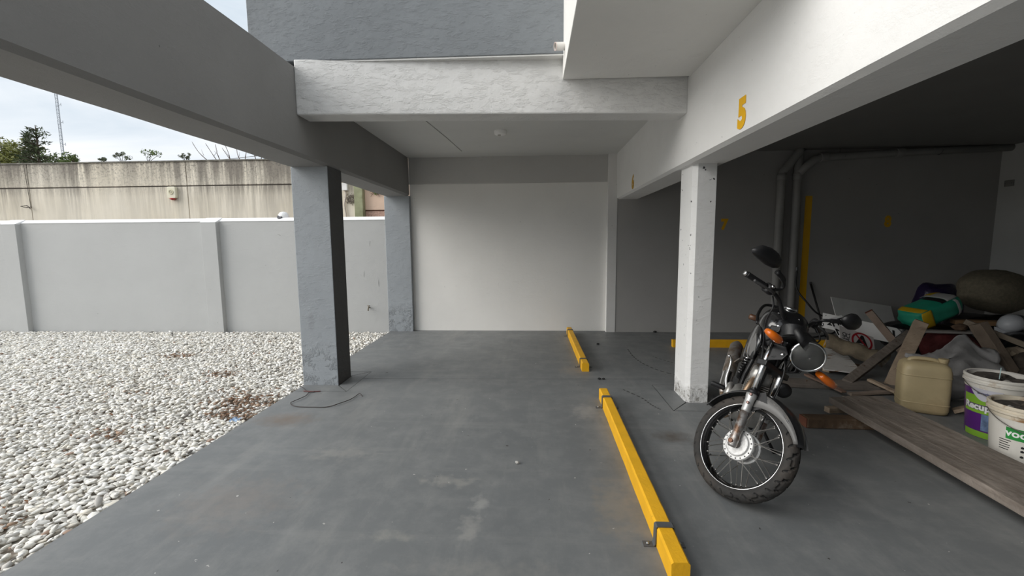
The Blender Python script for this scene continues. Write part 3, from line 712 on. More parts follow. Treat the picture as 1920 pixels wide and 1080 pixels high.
    for t, nm in ((.47, 'lower_clamp'), (.685, 'top_clamp')):
        bm = BM(); prism(bm, [A0+U*t+Vector((0, -.125, 0))+Nn*.03, A0+U*t+Vector((0, .125, 0))+Nn*.03, A0+U*t+Vector((0, .125, 0))-Nn*.03, A0+U*t+Vector((0, .05, 0))-Nn*.065, A0+U*t+Vector((0, -.05, 0))-Nn*.065, A0+U*t+Vector((0, -.125, 0))-Nn*.03], U*.035)
        part(nm, bm, frame, st=True, bevel=.006)
    # fork ears holding the headlamp
    for s in (-1, 1):
        b = A0+U*.56+Vector((0, s*.095, 0)); bm = BM()
        prism(bm, [b-U*.05+Nn*.015, b-U*.03+Nn*.09, b+U*.01+Nn*.11, b+U*.05+Nn*.085, b+U*.06+Nn*.015], (0, s*.008, 0)); part('lamp_bracket', bm, blk, st=True, bevel=.004)
        bm = BM(); lathe(bm, [(.011, 0), (.011, .008), (.006, .012)], 10, b+Nn*.085+Vector((0, s*.008, 0)), (0, s, 0)); part('lamp_bolt', bm, chrome, st=True, smooth=True)
    # front fender: curved blade and side valances
    def fpt(a, y, r): return A0+Vector((r*math.cos(a), y, r*math.sin(a)))
    bm = BM(); rows = []; NA = 34
    for i in range(NA+1):
        a = math.radians(48+130*i/NA); e = min(i, NA-i)/NA; hw = .066+.012*min(1, e*8) if i < 20 else .060+.008*min(1, e*8)
        hw *= (.35+.65*min(1, i/6)); rr = .335
        rows.append([bm.verts.new(fpt(a, hw*v, rr-.030*abs(v)**2.4-.012*(1-min(1, i/5)))) for v in (-1, -.85, -.6, -.3, 0, .3, .6, .85, 1)])
    for p, q in zip(rows, rows[1:]):
        for k in range(8): bm.faces.new((p[k], p[k+1], q[k+1], q[k]))
    fe = part('front_fender', bm, mat('mud_splashed_fender', (.016, .016, .017), .32, var=.2, coat=.3, col2=(.20, .17, .145), c2scale=26, c2lo=.60, c2hi=.68), st=True, smooth=True)
    md = fe.modifiers.new('solid', 'SOLIDIFY'); md.thickness = .004
    for s in (-1, 1):
        bm = BM(); up = []; lo = []
        for i in range(17):
            a = math.radians(49+62*i/16); k = i/16
            up.append(bm.verts.new(fpt(a, s*(.058+.018*min(1, k*2)), .318))); lo.append(bm.verts.new(fpt(a, s*(.060+.022*min(1, k*2)), .318-.020-.070*k**1.3)))
        for i in range(16): bm.faces.new((up[i], up[i+1], lo[i+1], lo[i]))
        v = part('fender_valance', bm, greyp, fe, True, smooth=True); v['label'] = 'silver grey side valance'; md = v.modifiers.new('solid', 'SOLIDIFY'); md.thickness = .005
        bm = BM(); b = A0+Vector((0, s*.075, 0)); prism(bm, [b+U*.20+Nn*.02, b+U*.30+Nn*.01, b+U*.33+Nn*.06, b+U*.25+Nn*.10], (0, s*.004, 0)); part('fender_stay', bm, blk, fe, True)
    # headlamp, knocked askew towards the camera
    hc = Vector((-.135, 0, .915)); hd = (Matrix.Rotation(math.radians(-36), 3, 'Z') @ Vector((.985, 0, -.12))).normalized()
    # direction expressed in the steered frame so it follows the fork
    bm = BM(); lathe(bm, [(.0106, -.0836), (.0440, -.0774), (.0686, -.0546), (.0792, -.0264), (.0827, 0)], 40, hc, hd); hl = part('headlamp', bm, blk, st=True, smooth=True)
    bm = BM(); lathe(bm, [(.0836, -.0194), (.0889, -.0158), (.0915, 0), (.0906, .0088), (.0845, .0141), (.0774, .0123), (.0774, .0053), (.0827, .0000)], 48, hc, hd, close=True); part('chrome_ring', bm, chrome, hl, True, smooth=True)
    bm = BM(); lathe(bm, [(.0783, .0070), (.0616, -.0246), (.0396, -.0458), (.0132, -.0546), (.0009, -.0554)], 40, hc, hd, cap=False); part('reflector', bm, mat('lamp_reflector', (.84, .84, .80), .12, 1., var=.4, vscale=26, bump=.7, bscale=12), hl, True, smooth=True)
    bm = BM(); lathe(bm, [(.0783, .0088), (.0748, .0141), (.0528, .0211), (.0264, .0246), (.0009, .0255), (.0009, .0229), (.0264, .0220), (.0528, .0185), (.0748, .0114)], 40, hc, hd, cap=False, close=True); part('lens', bm, mat('dusty_lamp_glass', (.86, .87, .85), .06, var=.04, trans=.965, ior=1.2, bump=.3, bscale=30, spec=.4), hl, True, smooth=True)
    bm = BM(); lathe(bm, [(.0079, -.0528), (.0079, -.0176), (.0035, -.0106)], 12, hc, hd); part('bulb', bm, mat('bulb_glass', (.6, .58, .5), .2), hl, True, smooth=True)
    # turn signals
    for s, c in ((-1, Vector((-.20, -.237, .888))), (1, Vector((-.10, .245, .878)))):
        at = A0+U*.60+Vector((0, s*.10, 0))
        bm = BM(); tube(bm, [at, at+(c-at)*.85], .012, 10); si = part('turn_signal', bm, blk, st=True, smooth=True)
        bm = BM(); loft(bm, [(s*y, c.x+dx, c.z, r, r*.62, 2.6) for y, r, dx in ((abs(c.y)-(.062 if s < 0 else .105), .022, 0), (abs(c.y)-(.055 if s < 0 else .095), .030, 0), (abs(c.y)-.02, .040, .004), (abs(c.y)+.03, .036, .004), (abs(c.y)+.055, .026, 0), (abs(c.y)+.064, .012, 0))], 18, axis='y')
        part('amber_lens', bm, amber, si, True, smooth=True)['label'] = 'amber plastic lens'
    # instruments
    for y, r, nm in ((-.065, .064, 'speedometer'), (.075, .052, 'warning_panel')):
        c = A0+U*(.72 if y < 0 else .745)+Nn*(.065 if y < 0 else .0)+Vector((0, y, 0)); ax = (U*.92-Nn*.28).normalized()
        bm = BM(); lathe(bm, [(r*.55, -.06), (r*.92, -.045), (r, -.015), (r*1.04, .0), (r*1.04, .018), (r*.92, .022)], 32, c, ax); ins = part(nm, bm, blk, st=True, auto=30)
        bm = BM(); lathe(bm, [(r*.9, .0215), (r*.88, .024)], 32, c, ax); part('dial_glass', bm, mat('dial_glass', (.02, .02, .022), .08, coat=.5), ins, True)
    bm = BM(); loft(bm, [(-.33, 0, .975, .10, .03, 3), (-.22, 0, .985, .12, .035, 3), (-.15, 0, .96, .11, .03, 3)], 18); part('instrument_mount', bm, blk, st=True, smooth=True)
    # handlebar
    hb = spline([(-.46, -.425, 1.068), (-.425, -.33, 1.080), (-.40, -.255, 1.080), (-.375, -.19, 1.065), (-.345, -.12, 1.015), (-.335, -.06, 1.0), (-.335, 0, 1.0), (-.335, .06, 1.0), (-.355, .12, 1.025), (-.395, .19, 1.085), (-.43, .255, 1.108), (-.455, .33, 1.110), (-.49, .425, 1.098)], 4)
    bm = BM(); tube(bm, hb, .0112, 12); bar = part('handlebar', bm, frame, st=True, smooth=True)
    for s in (-1, 1):
        lo_ = Vector((-.03, 0, .03)) if s > 0 else Vector(); g0, g1 = Vector((-.462, s*.43, 1.068))+lo_, Vector((-.418, s*.305, 1.080))+lo_; bm = BM(); n = 16
        tube(bm, [g0.lerp(g1, k/n) for k in range(n+1)], [.0165+(.0012 if k % 2 else 0) if 0 < k < n else .0185 for k in range(n+1)], 16); part('grip', bm, blk, bar, True, smooth=True)
        bm = BM(); lathe(bm, [(.014, 0), (.015, .012), (.011, .020)], 14, g0, (g0-g1)); part('bar_end', bm, chrome, bar, True, smooth=True)
        h = Vector((-.405, s*.275, 1.080))+lo_; bm = BM(); loft(bm, [(s*.25, h.x, h.z, .020, .022, 3), (s*.262, h.x-.004, h.z, .028, .030, 3), (s*.295, h.x-.008, h.z, .028, .030, 3), (s*.303, h.x-.01, h.z, .020, .022, 3)], 16, axis='y'); sw = part('switch_housing', bm, blk, bar, True, smooth=True)
        bm = BM(); lathe(bm, [(.011, 0), (.011, .008), (.007, .012)], 10, h+Vector((.018, s*.02, .018)), (.6, s*.3, .7)); part('lever_pivot', bm, chrome, bar, True, smooth=True)
        bm = BM(); tube(bm, spline([h+Vector((.03, -s*.01, -.004)), h+Vector((.05, s*.04, -.006)), h+Vector((.045, s*.10, -.012)), h+Vector((.02, s*.165, -.02))], 5), [.008]*8+[.007]*7+[.009], 8); part('lever', bm, mat('lever_alloy', (.10, .10, .10), .4, .5), bar, True, smooth=True)
        bm = BM(); tube(bm, spline([h+Vector((.03, -s*.02, -.02)), h+Vector((.10, -s*.0, -.07)), h+Vector((.10, -s*.05, -.16)), h+Vector((.14, -s*.16, -.30)), h+Vector((.20, -s*.20, -.42))], 6), .0048, 7); part('control_cable', bm, blk, bar, True, smooth=True)
    # mirrors
    outR = [(-.600, 1.170), (-.590, 1.190), (-.560, 1.226), (-.500, 1.246), (-.440, 1.250), (-.395, 1.238), (-.368, 1.212), (-.366, 1.192), (-.395, 1.172), (-.45, 1.160), (-.52, 1.156), (-.575, 1.158)]
    def mirror(out, x0, base, knee, joint, nm_lab):
        cy = sum(p[0] for p in out)/len(out); cz = sum(p[1] for p in out)/len(out); bm = BM(); rings = []
        for dx, k in ((-.012, .90), (-.006, 1.0), (.006, 1.0), (.022, .86), (.034, .55), (.038, .15)):
            rings.append([bm.verts.new((x0+dx, cy+(y-cy)*k, cz+(z-cz)*k)) for y, z in out])
        n = len(out)
        for p, q in zip(rings, rings[1:]):
            for k in range(n): bm.faces.new((p[k], p[(k+1) % n], q[(k+1) % n], q[k]))
        bm.faces.new(rings[0][::-1]); bm.faces.new(rings[-1]); mi = part('mirror', bm, blk, st=True, smooth=True); mi['label'] = nm_lab
        bm = BM(); bm.faces.new([bm.verts.new((x0-.0125, cy+(y-cy)*.86, cz+(z-cz)*.86)) for y, z in out]); part('mirror_glass', bm, chrome, mi, True)
        bm = BM(); tube(bm, spline([base, knee, joint, (x0, cy*.35+joint[1]*.65, cz*.35+joint[2]*.65)], 5), [.0085]*5+[.010]*5+[.014]*5+[.017], 10); part('mirror_stalk', bm, blk, mi, True, smooth=True)
    mirror(outR, -.40, (-.395, -.255, 1.095), (-.395, -.222, 1.130), (-.395, -.262, 1.165), 'black right-hand mirror turned up')
    outL = [(.305, 1.225), (.31, 1.255), (.335, 1.285), (.37, 1.300), (.42, 1.298), (.455, 1.280), (.465, 1.250), (.45, 1.220), (.41, 1.200), (.36, 1.198), (.325, 1.205)]
    mirror(outL, -.36, (-.425, .255, 1.12), (-.39, .23, 1.145), (-.37, .262, 1.175), 'black left-hand mirror')

    # tank, shrouds and seat
    bm = BM(); loft(bm, [(-.245, 0, .905, .045, .05, 2.4), (-.26, 0, .915, .085, .085, 2.5), (-.31, 0, .925, .115, .125, 2.6), (-.40, 0, .935, .132, .140, 2.6), (-.50, 0, .925, .128, .135, 2.6), (-.60, 0, .895, .105, .115, 2.6), (-.68, 0, .865, .075, .085, 2.5), (-.70, 0, .86, .04, .05, 2.4)], 28)
    tk = part('fuel_tank', bm, gloss, smooth=True)
    bm = BM(); lathe(bm, [(.036, 0), (.036, .010), (.030, .016), (.001, .017)], 24, (-.43, 0, 1.070), (-.12, 0, 1)); part('filler_cap', bm, chrome, tk, smooth=True)
    for s in (-1, 1):
        bm = BM(); sec = []
        for x, cz, rz, y in ((-.235, .80, .055, .085), (-.25, .82, .085, .095), (-.30, .83, .105, .112), (-.38, .835, .105, .128), (-.46, .83, .085, .132), (-.53, .82, .045, .128)):
            sec.append((x, s*y, cz, .014, rz, 2.4))
        loft(bm, sec, 18); sh = part('tank_shroud', bm, gloss, smooth=True)
        bm = BM(); prism(bm, [(-.235, s*.088, .77), (-.232, s*.098, .84), (-.285, s*.120, .895), (-.30, s*.126, .82), (-.26, s*.108, .75)], (0, s*.006, 0)); part('silver_flash', bm, greyp, sh, bevel=.003)
        for k in range(2):
            bm = BM(); box(bm, (-.325-.018*k, s*.028-.03, 1.043-.012*k), (-.319-.018*k, s*.028+.028, 1.0475-.012*k)); part('tank_decal', bm, mat('silver_decal', (.55, .55, .55), .35), tk)
    bm = BM(); loft(bm, [(-.66, 0, .845, .075, .03, 2.6), (-.72, 0, .85, .11, .045, 2.8), (-.88, 0, .835, .13, .045, 3), (-1.05, 0, .855, .125, .045, 3), (-1.2, 0, .875, .105, .042, 3), (-1.32, 0, .88, .08, .035, 2.6)], 22); part('seat', bm, mat('black_vinyl', (.014, .014, .014), .55, bump=.1, bscale=90), smooth=True)
    for s in (-1, 1):
        bm = BM(); loft(bm, [(-.68, s*.105, .70, .012, .05, 2.5), (-.76, s*.125, .70, .018, .10, 2.6), (-.90, s*.130, .70, .018, .10, 2.6), (-1.02, s*.125, .74, .014, .05, 2.4)], 16); part('side_panel', bm, gloss, smooth=True)
        bm = BM(); tube(bm, spline([(-.95, s*.13, .84), (-1.15, s*.145, .88), (-1.35, s*.12, .93), (-1.40, s*.03, .94), (-1.40, 0, .94)], 5), .011, 10); part('grab_rail', bm, frame, smooth=True)
        bm = BM(); tube(bm, [(-1.25, s*.09, .31), (-1.12, s*.10, .60)], [.028, .026], 14); sk = part('shock_absorber', bm, blk, smooth=True)
        bm = BM(); pts = [(-1.235+(.11)*t/60+.024*math.cos(t*.95)*.9, s*.095+.026*math.sin(t*.95), .34+.23*t/60) for t in range(61)]; tube(bm, pts, .005, 6); part('spring', bm, chrome, sk, smooth=True)
        bm = BM(); beam_between(bm, (-.72, s*.075, .32), (-1.30, s*.085, .30), .022, .045); part('swingarm', bm, frame, bevel=.005)
        bm = BM(); tube(bm, [(-.78, s*.12, .33), (-.78, s*.17, .325)], .010, 8); pg = part('footpeg_bracket', bm, frame)
        bm = BM(); loft(bm, [(s*y, -.78, .325, .020, r, 3) for y, r in ((.165, .014), (.17, .018), (.255, .018), (.262, .012))], 12, axis='y'); part('footpeg_rubber', bm, blk, pg, smooth=True)
    bm = BM(); loft(bm, [(-1.18, 0, .80, .11, .05, 2.6), (-1.35, 0, .82, .10, .055, 2.6), (-1.48, 0, .84, .07, .04, 2.4), (-1.52, 0, .845, .03, .02, 2.2)], 18); part('tail', bm, gloss, smooth=True)
    bm = BM(); loft(bm, [(-1.50, 0, .77, .05, .03, 2.6), (-1.545, 0, .77, .045, .028, 2.6)], 14); part('tail_light', bm, mat('red_tail_lens', (.45, .015, .01), .2), smooth=True)
    bm = BM(); rows = []
    for i in range(17):
        a = math.radians(70+95*i/16); rows.append([bm.verts.new(Vector((-1.27, 0, .30))+Vector((.345*math.cos(a), .07*v, .345*math.sin(a)-.015*abs(v)))) for v in (-1, -.5, 0, .5, 1)])
    for p, q in zip(rows, rows[1:]):
        for k in range(4): bm.faces.new((p[k], p[k+1], q[k+1], q[k]))
    o = part('rear_fender', bm, blk, smooth=True); md = o.modifiers.new('solid', 'SOLIDIFY'); md.thickness = .004
    # right rear indicator (seen beside the tank)
    for s in (-1, 1):
        bm = BM(); tube(bm, [(-1.30, s*.08, .80), (-1.30, s*.13, .805)], .009, 8); q = part('rear_turn_signal', bm, blk)
        bm = BM(); loft(bm, [(s*y, -1.30, .812, r, r*.75, 3) for y, r in ((.125, .02), (.135, .03), (.19, .03), (.20, .018))], 14, axis='y'); part('smoked_lens', bm, mat('smoked_lens', (.10, .05, .03), .25), q, smooth=True)
    # frame
    fr = BM()
    for pts, r in (([(-.31, 0, .86), (-.33, 0, .80), (-.40, 0, .45), (-.44, 0, .28)], .018), ([(-.30, 0, .90), (-.55, 0, .80), (-.72, 0, .78), (-1.3, 0, .80)], .020), ([(-.72, .06, .78), (-.72, .08, .5), (-.70, .08, .25), (-.45, .06, .25)], .014), ([(-.72, -.06, .78), (-.72, -.08, .5), (-.70, -.08, .25), (-.45, -.06, .25)], .014)): tube(fr, pts, r, 10)
    part('frame', fr, frame, smooth=True)
    bm = BM(); tube(bm, [S0+U*.46, S0+U*.70], .034, 18); part('head_tube', bm, frame, smooth=True)
    # engine
    bm = BM(); loft(bm, [(-.42, 0, .34, .09, .07, 3.5), (-.45, 0, .35, .125, .10, 4), (-.60, 0, .35, .135, .11, 4), (-.72, 0, .34, .12, .09, 4), (-.75, 0, .34, .09, .06, 3.5)], 24); en = part('crankcase', bm, alu, smooth=True)
    for s in (-1, 1):
        bm = BM(); lathe(bm, [(.085, 0), (.085, .02), (.07, .034), (.03, .036), (.001, .037)], 28, (-.60, s*.125, .36), (0, s, 0)); part('engine_cover', bm, alu, en, smooth=True)
    bm = BM(); beam_between(bm, (-.485, 0, .42), (-.465, 0, .56), .095, .095); cy = part('cylinder', bm, grime)
    for k in range(9):
        z = .445+.014*k; x = -.482+.0018*k; w = .072 if k < 6 else .066
        bm = BM(); box(bm, (x-w, -w, z), (x+w, w, z+.0045)); part('cooling_fin', bm, alu, cy, bevel=.001, seg=1)
    bm = BM(); loft(bm, [(.565, -.462, 0, .062, .062, 4), (.60, -.458, 0, .07, .065, 4), (.645, -.454, 0, .066, .06, 4), (.668, -.452, 0, .045, .04, 3)], 20, axis='z'); part('cylinder_head', bm, alu, smooth=True)
    bm = BM(); tube(bm, spline([(-.40, -.03, .59), (-.345, -.045, .565), (-.315, -.06, .48), (-.345, -.085, .34), (-.44, -.115, .255), (-.62, -.14, .235), (-.80, -.165, .275)], 6), .0165, 14); part('exhaust_pipe', bm, tan, smooth=True)
    bm = BM(); d0, d1 = Vector((-.80, -.165, .275)), Vector((-1.33, -.200, .545)); dd = d1-d0
    tube(bm, [d0, d0+dd*.10, d0+dd*.36, d0+dd*.40, d0+dd*.95, d1], [.024, .036, .040, .048, .050, .036], 22); mu = part('muffler', bm, mat('dirty_muffler', (.34, .32, .30), .4, .8, var=.2, vscale=9, col2=(.22, .17, .13), c2scale=7, c2lo=.5, c2hi=.62), smooth=True)
    bm = BM(); tube(bm, [d0+dd*.10, d0+dd*.36], [.0385, .0425], 22, cap=False); part('chrome_shield', bm, chrome, mu, smooth=True)
    bm = BM(); tube(bm, [d1-dd*.02, d1+dd*.05], .016, 12); part('tail_pipe', bm, grime, mu)
    bm = BM(); beam_between(bm, (-1.02, -.135, .52), (-1.10, -.175, .43), .03, .012); part('muffler_bracket', bm, grime, mu)
    # brake pedal, kick lever, side stand, horn, chain guard
    bm = BM(); tube(bm, spline([(-.74, -.14, .30), (-.66, -.16, .27), (-.56, -.175, .285), (-.50, -.185, .31)], 5), .009, 8); bp_ = part('brake_pedal', bm, grime, smooth=True)
    bm = BM(); box(bm, (-.535, -.215, .305), (-.475, -.155, .322)); 
    for k in range(6): box(bm, (-.53+.01*k, -.217, .322), (-.526+.01*k, -.153, .328))
    part('pedal_pad', bm, blk, bp_)
    bm = BM(); tube(bm, spline([(-.60, -.15, .38), (-.64, -.18, .45), (-.68, -.19, .56), (-.68, -.22, .60)], 5), .009, 8); part('kick_lever', bm, chrome, smooth=True)
    bm = BM(); tube(bm, [(-.60, .10, .26), (-.63, .255, .085), (-.66, .262, .083)], .011, 8); ks = part('side_stand', bm, frame, smooth=True)
    bm = BM(); lathe(bm, [(.04, 0), (.045, .015), (.044, .03), (.02, .036)], 20, (-.30, .115, .62), (.9, .3, 0)); part('horn', bm, blk, smooth=True)
    bm = BM(); beam_between(bm, (-.80, .095, .40), (-1.28, .10, .385), .03, .06); part('chain_guard', bm, blk, bevel=.008)
    # wiring and hoses behind the headlamp
    for k, (p0, p1, p2) in enumerate((((-.20, -.05, .86), (-.20, -.10, .80), (-.33, -.05, .74)), ((-.22, .03, .88), (-.16, .06, .80), (-.32, .05, .72)), ((-.20, -.10, .96), (-.24, -.15, .90), (-.33, -.08, .84)))):
        bm = BM(); tube(bm, spline([p0, p1, p2], 8), .006, 7); part('wiring_loom', bm, blk, st=True, smooth=True)
    bm = BM(); tube(bm, spline([A0+U*.68+Vector((0, -.06, 0)), A0+U*.5+Nn*.08+Vector((0, -.03, 0)), A0+U*.3+Nn*.05+Vector((0, .02, 0)), A0+Vector((-.02, .06, .06))], 8), .005, 7); part('speedometer_cable', bm, blk, st=True, smooth=True)
    return root
build_motorcycle()

# ---------------------------------------------------------------- fixed pipes and fittings
def build_services():
    grey = mat('grey_pvc', (.30, .295, .285), .5, var=.1, vscale=4)
    # two downpipes in the dark corner; the ceiling run leaves to the right
    a = empty('drain_pipe', (3.74, 6.76, 0), 'grey drain pipe left of the pair, bending up into the ceiling', 'pipe', 'drain pipes on the dark back wall')
    R = .058; L = lambda p: Vector(p)-Vector((3.74, 6.76, 0))
    bm = BM(); tube(bm, [L(p) for p in ((3.74, 6.76, .0), (3.735, 6.76, 2.42), (3.75, 6.755, 2.48), (3.80, 6.75, 2.54), (3.96, 6.74, 2.76), (3.975, 6.74, 2.80))], R, 18); obj('pipe', bm, grey, a, True)
    for z in (2.40,): bm = BM(); lathe(bm, [(R+.008, -.05), (R+.008, .05)], 18, L((3.735, 6.76, z))); obj('socket', bm, grey, a, True)
    b = empty('drain_pipe', (3.985, 6.76, 0), 'grey drain pipe right of the pair, joined to the ceiling run', 'pipe', 'drain pipes on the dark back wall')
    L2 = lambda p: Vector(p)-Vector((3.985, 6.76, 0))
    bm = BM(); tube(bm, [L2(p) for p in ((3.985, 6.76, 0), (3.965, 6.76, 2.44), (3.97, 6.755, 2.80))], R, 18); obj('pipe', bm, grey, b, True)
    bm = BM(); tube(bm, [L2(p) for p in ((3.97, 6.74, 2.45), (4.06, 6.70, 2.55), (4.15, 6.68, 2.63), (4.25, 6.68, 2.66), (5.4, 6.70, 2.715), (6.92, 6.72, 2.765))], [R, R, R, R*.95, R*.9, R*.9], 16); obj('ceiling_run', bm, grey, b, True)
    for p, d in (((4.27, 6.68, 2.66), (1, 0, .05)), ((5.35, 6.70, 2.713), (1, 0, .05)), ((3.965, 6.76, 2.40), (0, 0, 1))):
        bm = BM(); lathe(bm, [(R+.006, -.05), (R+.009, -.045), (R+.009, .045), (R+.006, .05)], 18, L2(p), d); obj('socket', bm, grey, b, True)
    for x in (4.55, 5.9):
        bm = BM(); tube(bm, [L2((x, 6.69+R*math.cos(t)*1.1, 2.69+(x-4.5)*.035+R*1.1*math.sin(t))) for t in (math.pi*k/10-math.pi for k in range(11))]+[L2((x, 6.69+R*1.1, 2.80))], .004, 6); obj('hanger', bm, mat('hanger_wire', (.2, .2, .2), .5, .8), b)
    s = empty('junction_box', (6.925, 6.69, 2.25), 'small pale junction box high on the right end wall', 'junction box')
    bm = BM(); box(bm, (-.022, -.06, -.045), (0, .06, .045)); obj('cover', bm, mat('box_plastic', (.26, .255, .24), .5), s, bevel=.005)
    for dy in (-.042, .042): bm = BM(); lathe(bm, [(.005, 0), (.004, .003)], 8, (-.022, dy, 0), (-1, 0, 0)); obj('screw', bm, M_STEEL, s)
    # ceiling rose in the rear bay
    c = empty('ceiling_lamp_base', (-.40, 5.35, 2.80), 'small round white lamp base on the rear bay ceiling', 'lamp base')
    bm = BM(); lathe(bm, [(.078, 0), (.078, -.014), (.072, -.040), (.062, -.048), (.001, -.049)], 28); obj('rose', bm, mat('white_fitting_plastic', (.88, .87, .85), .45), c, auto=40)
    bm = BM(); lathe(bm, [(.02, -.049), (.02, -.056), (.001, -.056)], 16, (-.015, 0, 0)); obj('socket', bm, mat('shaded_fitting', (.4, .39, .36), .5), c)
    # surface conduit line on that ceiling
    d = empty('ceiling_conduit', (0, 0, 0), 'thin painted cable run on the rear bay ceiling', 'cable')
    bm = BM(); tube(bm, [(-1.19, 4.86, 2.798), (-1.12, 5.6, 2.798), (-1.06, 6.45, 2.798)], .005, 6); obj('cable', bm, mat('dull_cable_paint', (.38, .38, .37), .7), d)
    # drain stub under the balcony
    p = empty('drain_stub', (.246, 3.52, 2.965), 'short white drain stub poking out of the balcony side', 'pipe')
    bm = BM(); tube(bm, [(.02, 0, 0), (-.075, -.03, -.012)], .030, 18, cap=False); tube(bm, [(-.074, -.03, -.012), (.0, 0, 0)], .025, 18, cap=False); obj('tube', bm, mat('white_pvc', (.74, .72, .69), .5), p, True)
    bm = BM(); lathe(bm, [(.0305, 0), (.0305, .004), (.025, .004), (.025, 0)], 18, (-.073, -.0295, -.0118), (-.95, -.3, -.12), close=True); obj('rim', bm, mat('pinkish_pvc_edge', (.62, .50, .46), .6), p)
    # wire left on the floor
    w = empty('loose_wire', (-2.0, 3.75, 0), 'thin dark wire curled on the floor beside the grey column', 'wire')
    pts = [(-2.35, 4.07, .02), (-2.30, 4.03, .012), (-2.24, 3.98, .006), (-2.15, 3.95, .006), (-2.19, 3.93, .008), (-2.17, 3.82, .012), (-2.20, 3.71, .012), (-2.215, 3.65, .008), (-2.12, 3.58, .005), (-1.95, 3.57, .005), (-1.83, 3.58, .006), (-1.75, 3.66, .012), (-1.70, 3.75, .012), (-1.69, 3.86, .008), (-1.67, 3.89, .018), (-1.63, 3.85, .006)]
    bm = BM(); tube(bm, spline([Vector(q)-Vector((-2.0, 3.75, 0)) for q in pts], 6), .0035, 6); obj('strand', bm, mat('brown_wire', (.035, .025, .022), .5), w, True)
    bm = BM(); tube(bm, spline([Vector(q)-Vector((-2.0, 3.75, 0)) for q in ((-2.27, 3.97, .006), (-2.19, 3.955, .008), (-2.13, 3.965, .006), (-2.10, 3.975, .005))], 5), .0045, 6); obj('knot', bm, mat('red_brown_wire', (.14, .04, .035), .5), w, True)
    # crumbs on the floor
    def crumb(x, y, r, col, label, cat='stone'):
        b = BM(); bmesh.ops.create_icosphere(b, subdivisions=1, radius=r)
        for v in b.verts: v.co = Vector((v.co.x*random.uniform(.8, 1.3), v.co.y*random.uniform(.7, 1.1), v.co.z*.6+r*.5))
        o = tag(obj('floor_crumb', b, mat('crumb_%d' % int(col[0]*100), col, .9, var=.2, bump=.3)), label, cat); o.location = (x, y, .001)
    crumb(-.11, 2.67, .016, (.5, .49, .46), 'pale stone chip lying in the middle of the front bay')
    crumb(.69, 4.42, .020, (.02, .02, .02), 'black clod left of its twin near the front end of the rear wheel stop', 'clod'); crumb(.735, 4.425, .017, (.021, .02, .02), 'black clod right of its twin near the front end of the rear wheel stop', 'clod')
    crumb(.91, 5.98, .022, (.022, .022, .022), 'dark clod on the floor right of the rear wheel stop', 'clod'); crumb(1.93, 6.80, .028, (.023, .022, .022), 'dark lump at the foot of the grey back wall', 'clod')
    o = empty('paper_scrap', (-2.44, 3.24, .012), 'crumpled pale blue paper scrap on the gravel edge', 'paper')
    bm = BM(); bmesh.ops.create_grid(bm, x_segments=6, y_segments=6, size=.032)
    for v in bm.verts: v.co.z = random.uniform(0, .028)
    obj('sheet', bm, mat('pale_blue_paper', (.42, .55, .72), .8), o)
build_services()

# ---------------------------------------------------------------- rubbish pile
W1 = mat('weathered_grey_timber', (.215, .185, .16), .85, var=.25, vscale=5, bump=.35, bscale=30, col2=(.13, .105, .085), c2scale=3, c2lo=.45, c2hi=.7, streak=(9, 1.2, 9))
W2 = mat('pale_raw_timber', (.36, .28, .205), .8, var=.2, vscale=6, bump=.3, bscale=35, col2=(.20, .145, .10), c2scale=3, c2lo=.5, c2hi=.7, streak=(1.2, 8, 8))
W3 = mat('dark_brown_timber', (.14, .09, .055), .85, var=.3, vscale=6, bump=.4, bscale=30, col2=(.30, .25, .2), c2scale=4, c2lo=.55, c2hi=.68)
WP = mat('dirty_white_board', (.60, .59, .57), .6, var=.08, bump=.1, col2=(.25, .16, .10), c2scale=2.5, c2lo=.55, c2hi=.63, streak=(1.5, 6, 6))
SG = mat('white_sign_enamel', (.74, .74, .73), .35, var=.05, col2=(.45, .42, .38), c2scale=5, c2lo=.62, c2hi=.72)
INK = mat('black_sign_ink', (.012, .012, .014), .5)
REDINK = mat('red_sign_ink', (.30, .012, .02), .5)
NAILED = mat('rusty_nail', (.12, .06, .035), .7, .5)

def timber(name, a, b, w, h, m, label, cat='timber', roll=0., ends=None, group='scrap timber in the storage corner', nails=2):
    a, b = Vector(a), Vector(b); t = empty(name, a, label, cat, group)
    bm = BM(); d = b-a; n = 8; ring = []
    vs0 = beam_between(bm, Vector((0, 0, 0)), d, w, h, roll)
    bmesh.ops.subdivide_edges(bm, edges=[e for e in bm.edges if abs((e.verts[0].co-e.verts[1].co).normalized().dot(d.normalized())) > .99], cuts=6)
    for v in bm.verts: v.co += Vector((random.uniform(-1, 1), random.uniform(-1, 1), random.uniform(-1, 1)))*.0018
    obj('length', bm, m, t, bevel=.004)
    u, v = frame_of(d)
    if ends:
        bm = BM(); beam_between(bm, d*.996, d*1.006, w*.98, h*.98, roll); obj('cut_end', bm, ends, t)
    for k in range(nails):
        q = d*(.25+.5*k)+Vector((0, 0, h*.5)); bm = BM(); lathe(bm, [(.004, 0), (.004, .012), (.007, .012), (.007, .014)], 6, q-Vector((0, 0, .004)), Vector((.1, -.1, 1))); obj('nail', bm, NAILED, t)
    return t
def slab_from(name, p, u, v, th, m, parent):
    p, u, v = Vector(p), Vector(u), Vector(v); n = u.cross(v).normalized()*th; bm = BM(); prism(bm, [p, p+u, p+u+v, p+v], n); return obj(name, bm, m, parent, bevel=.0015, seg=1)

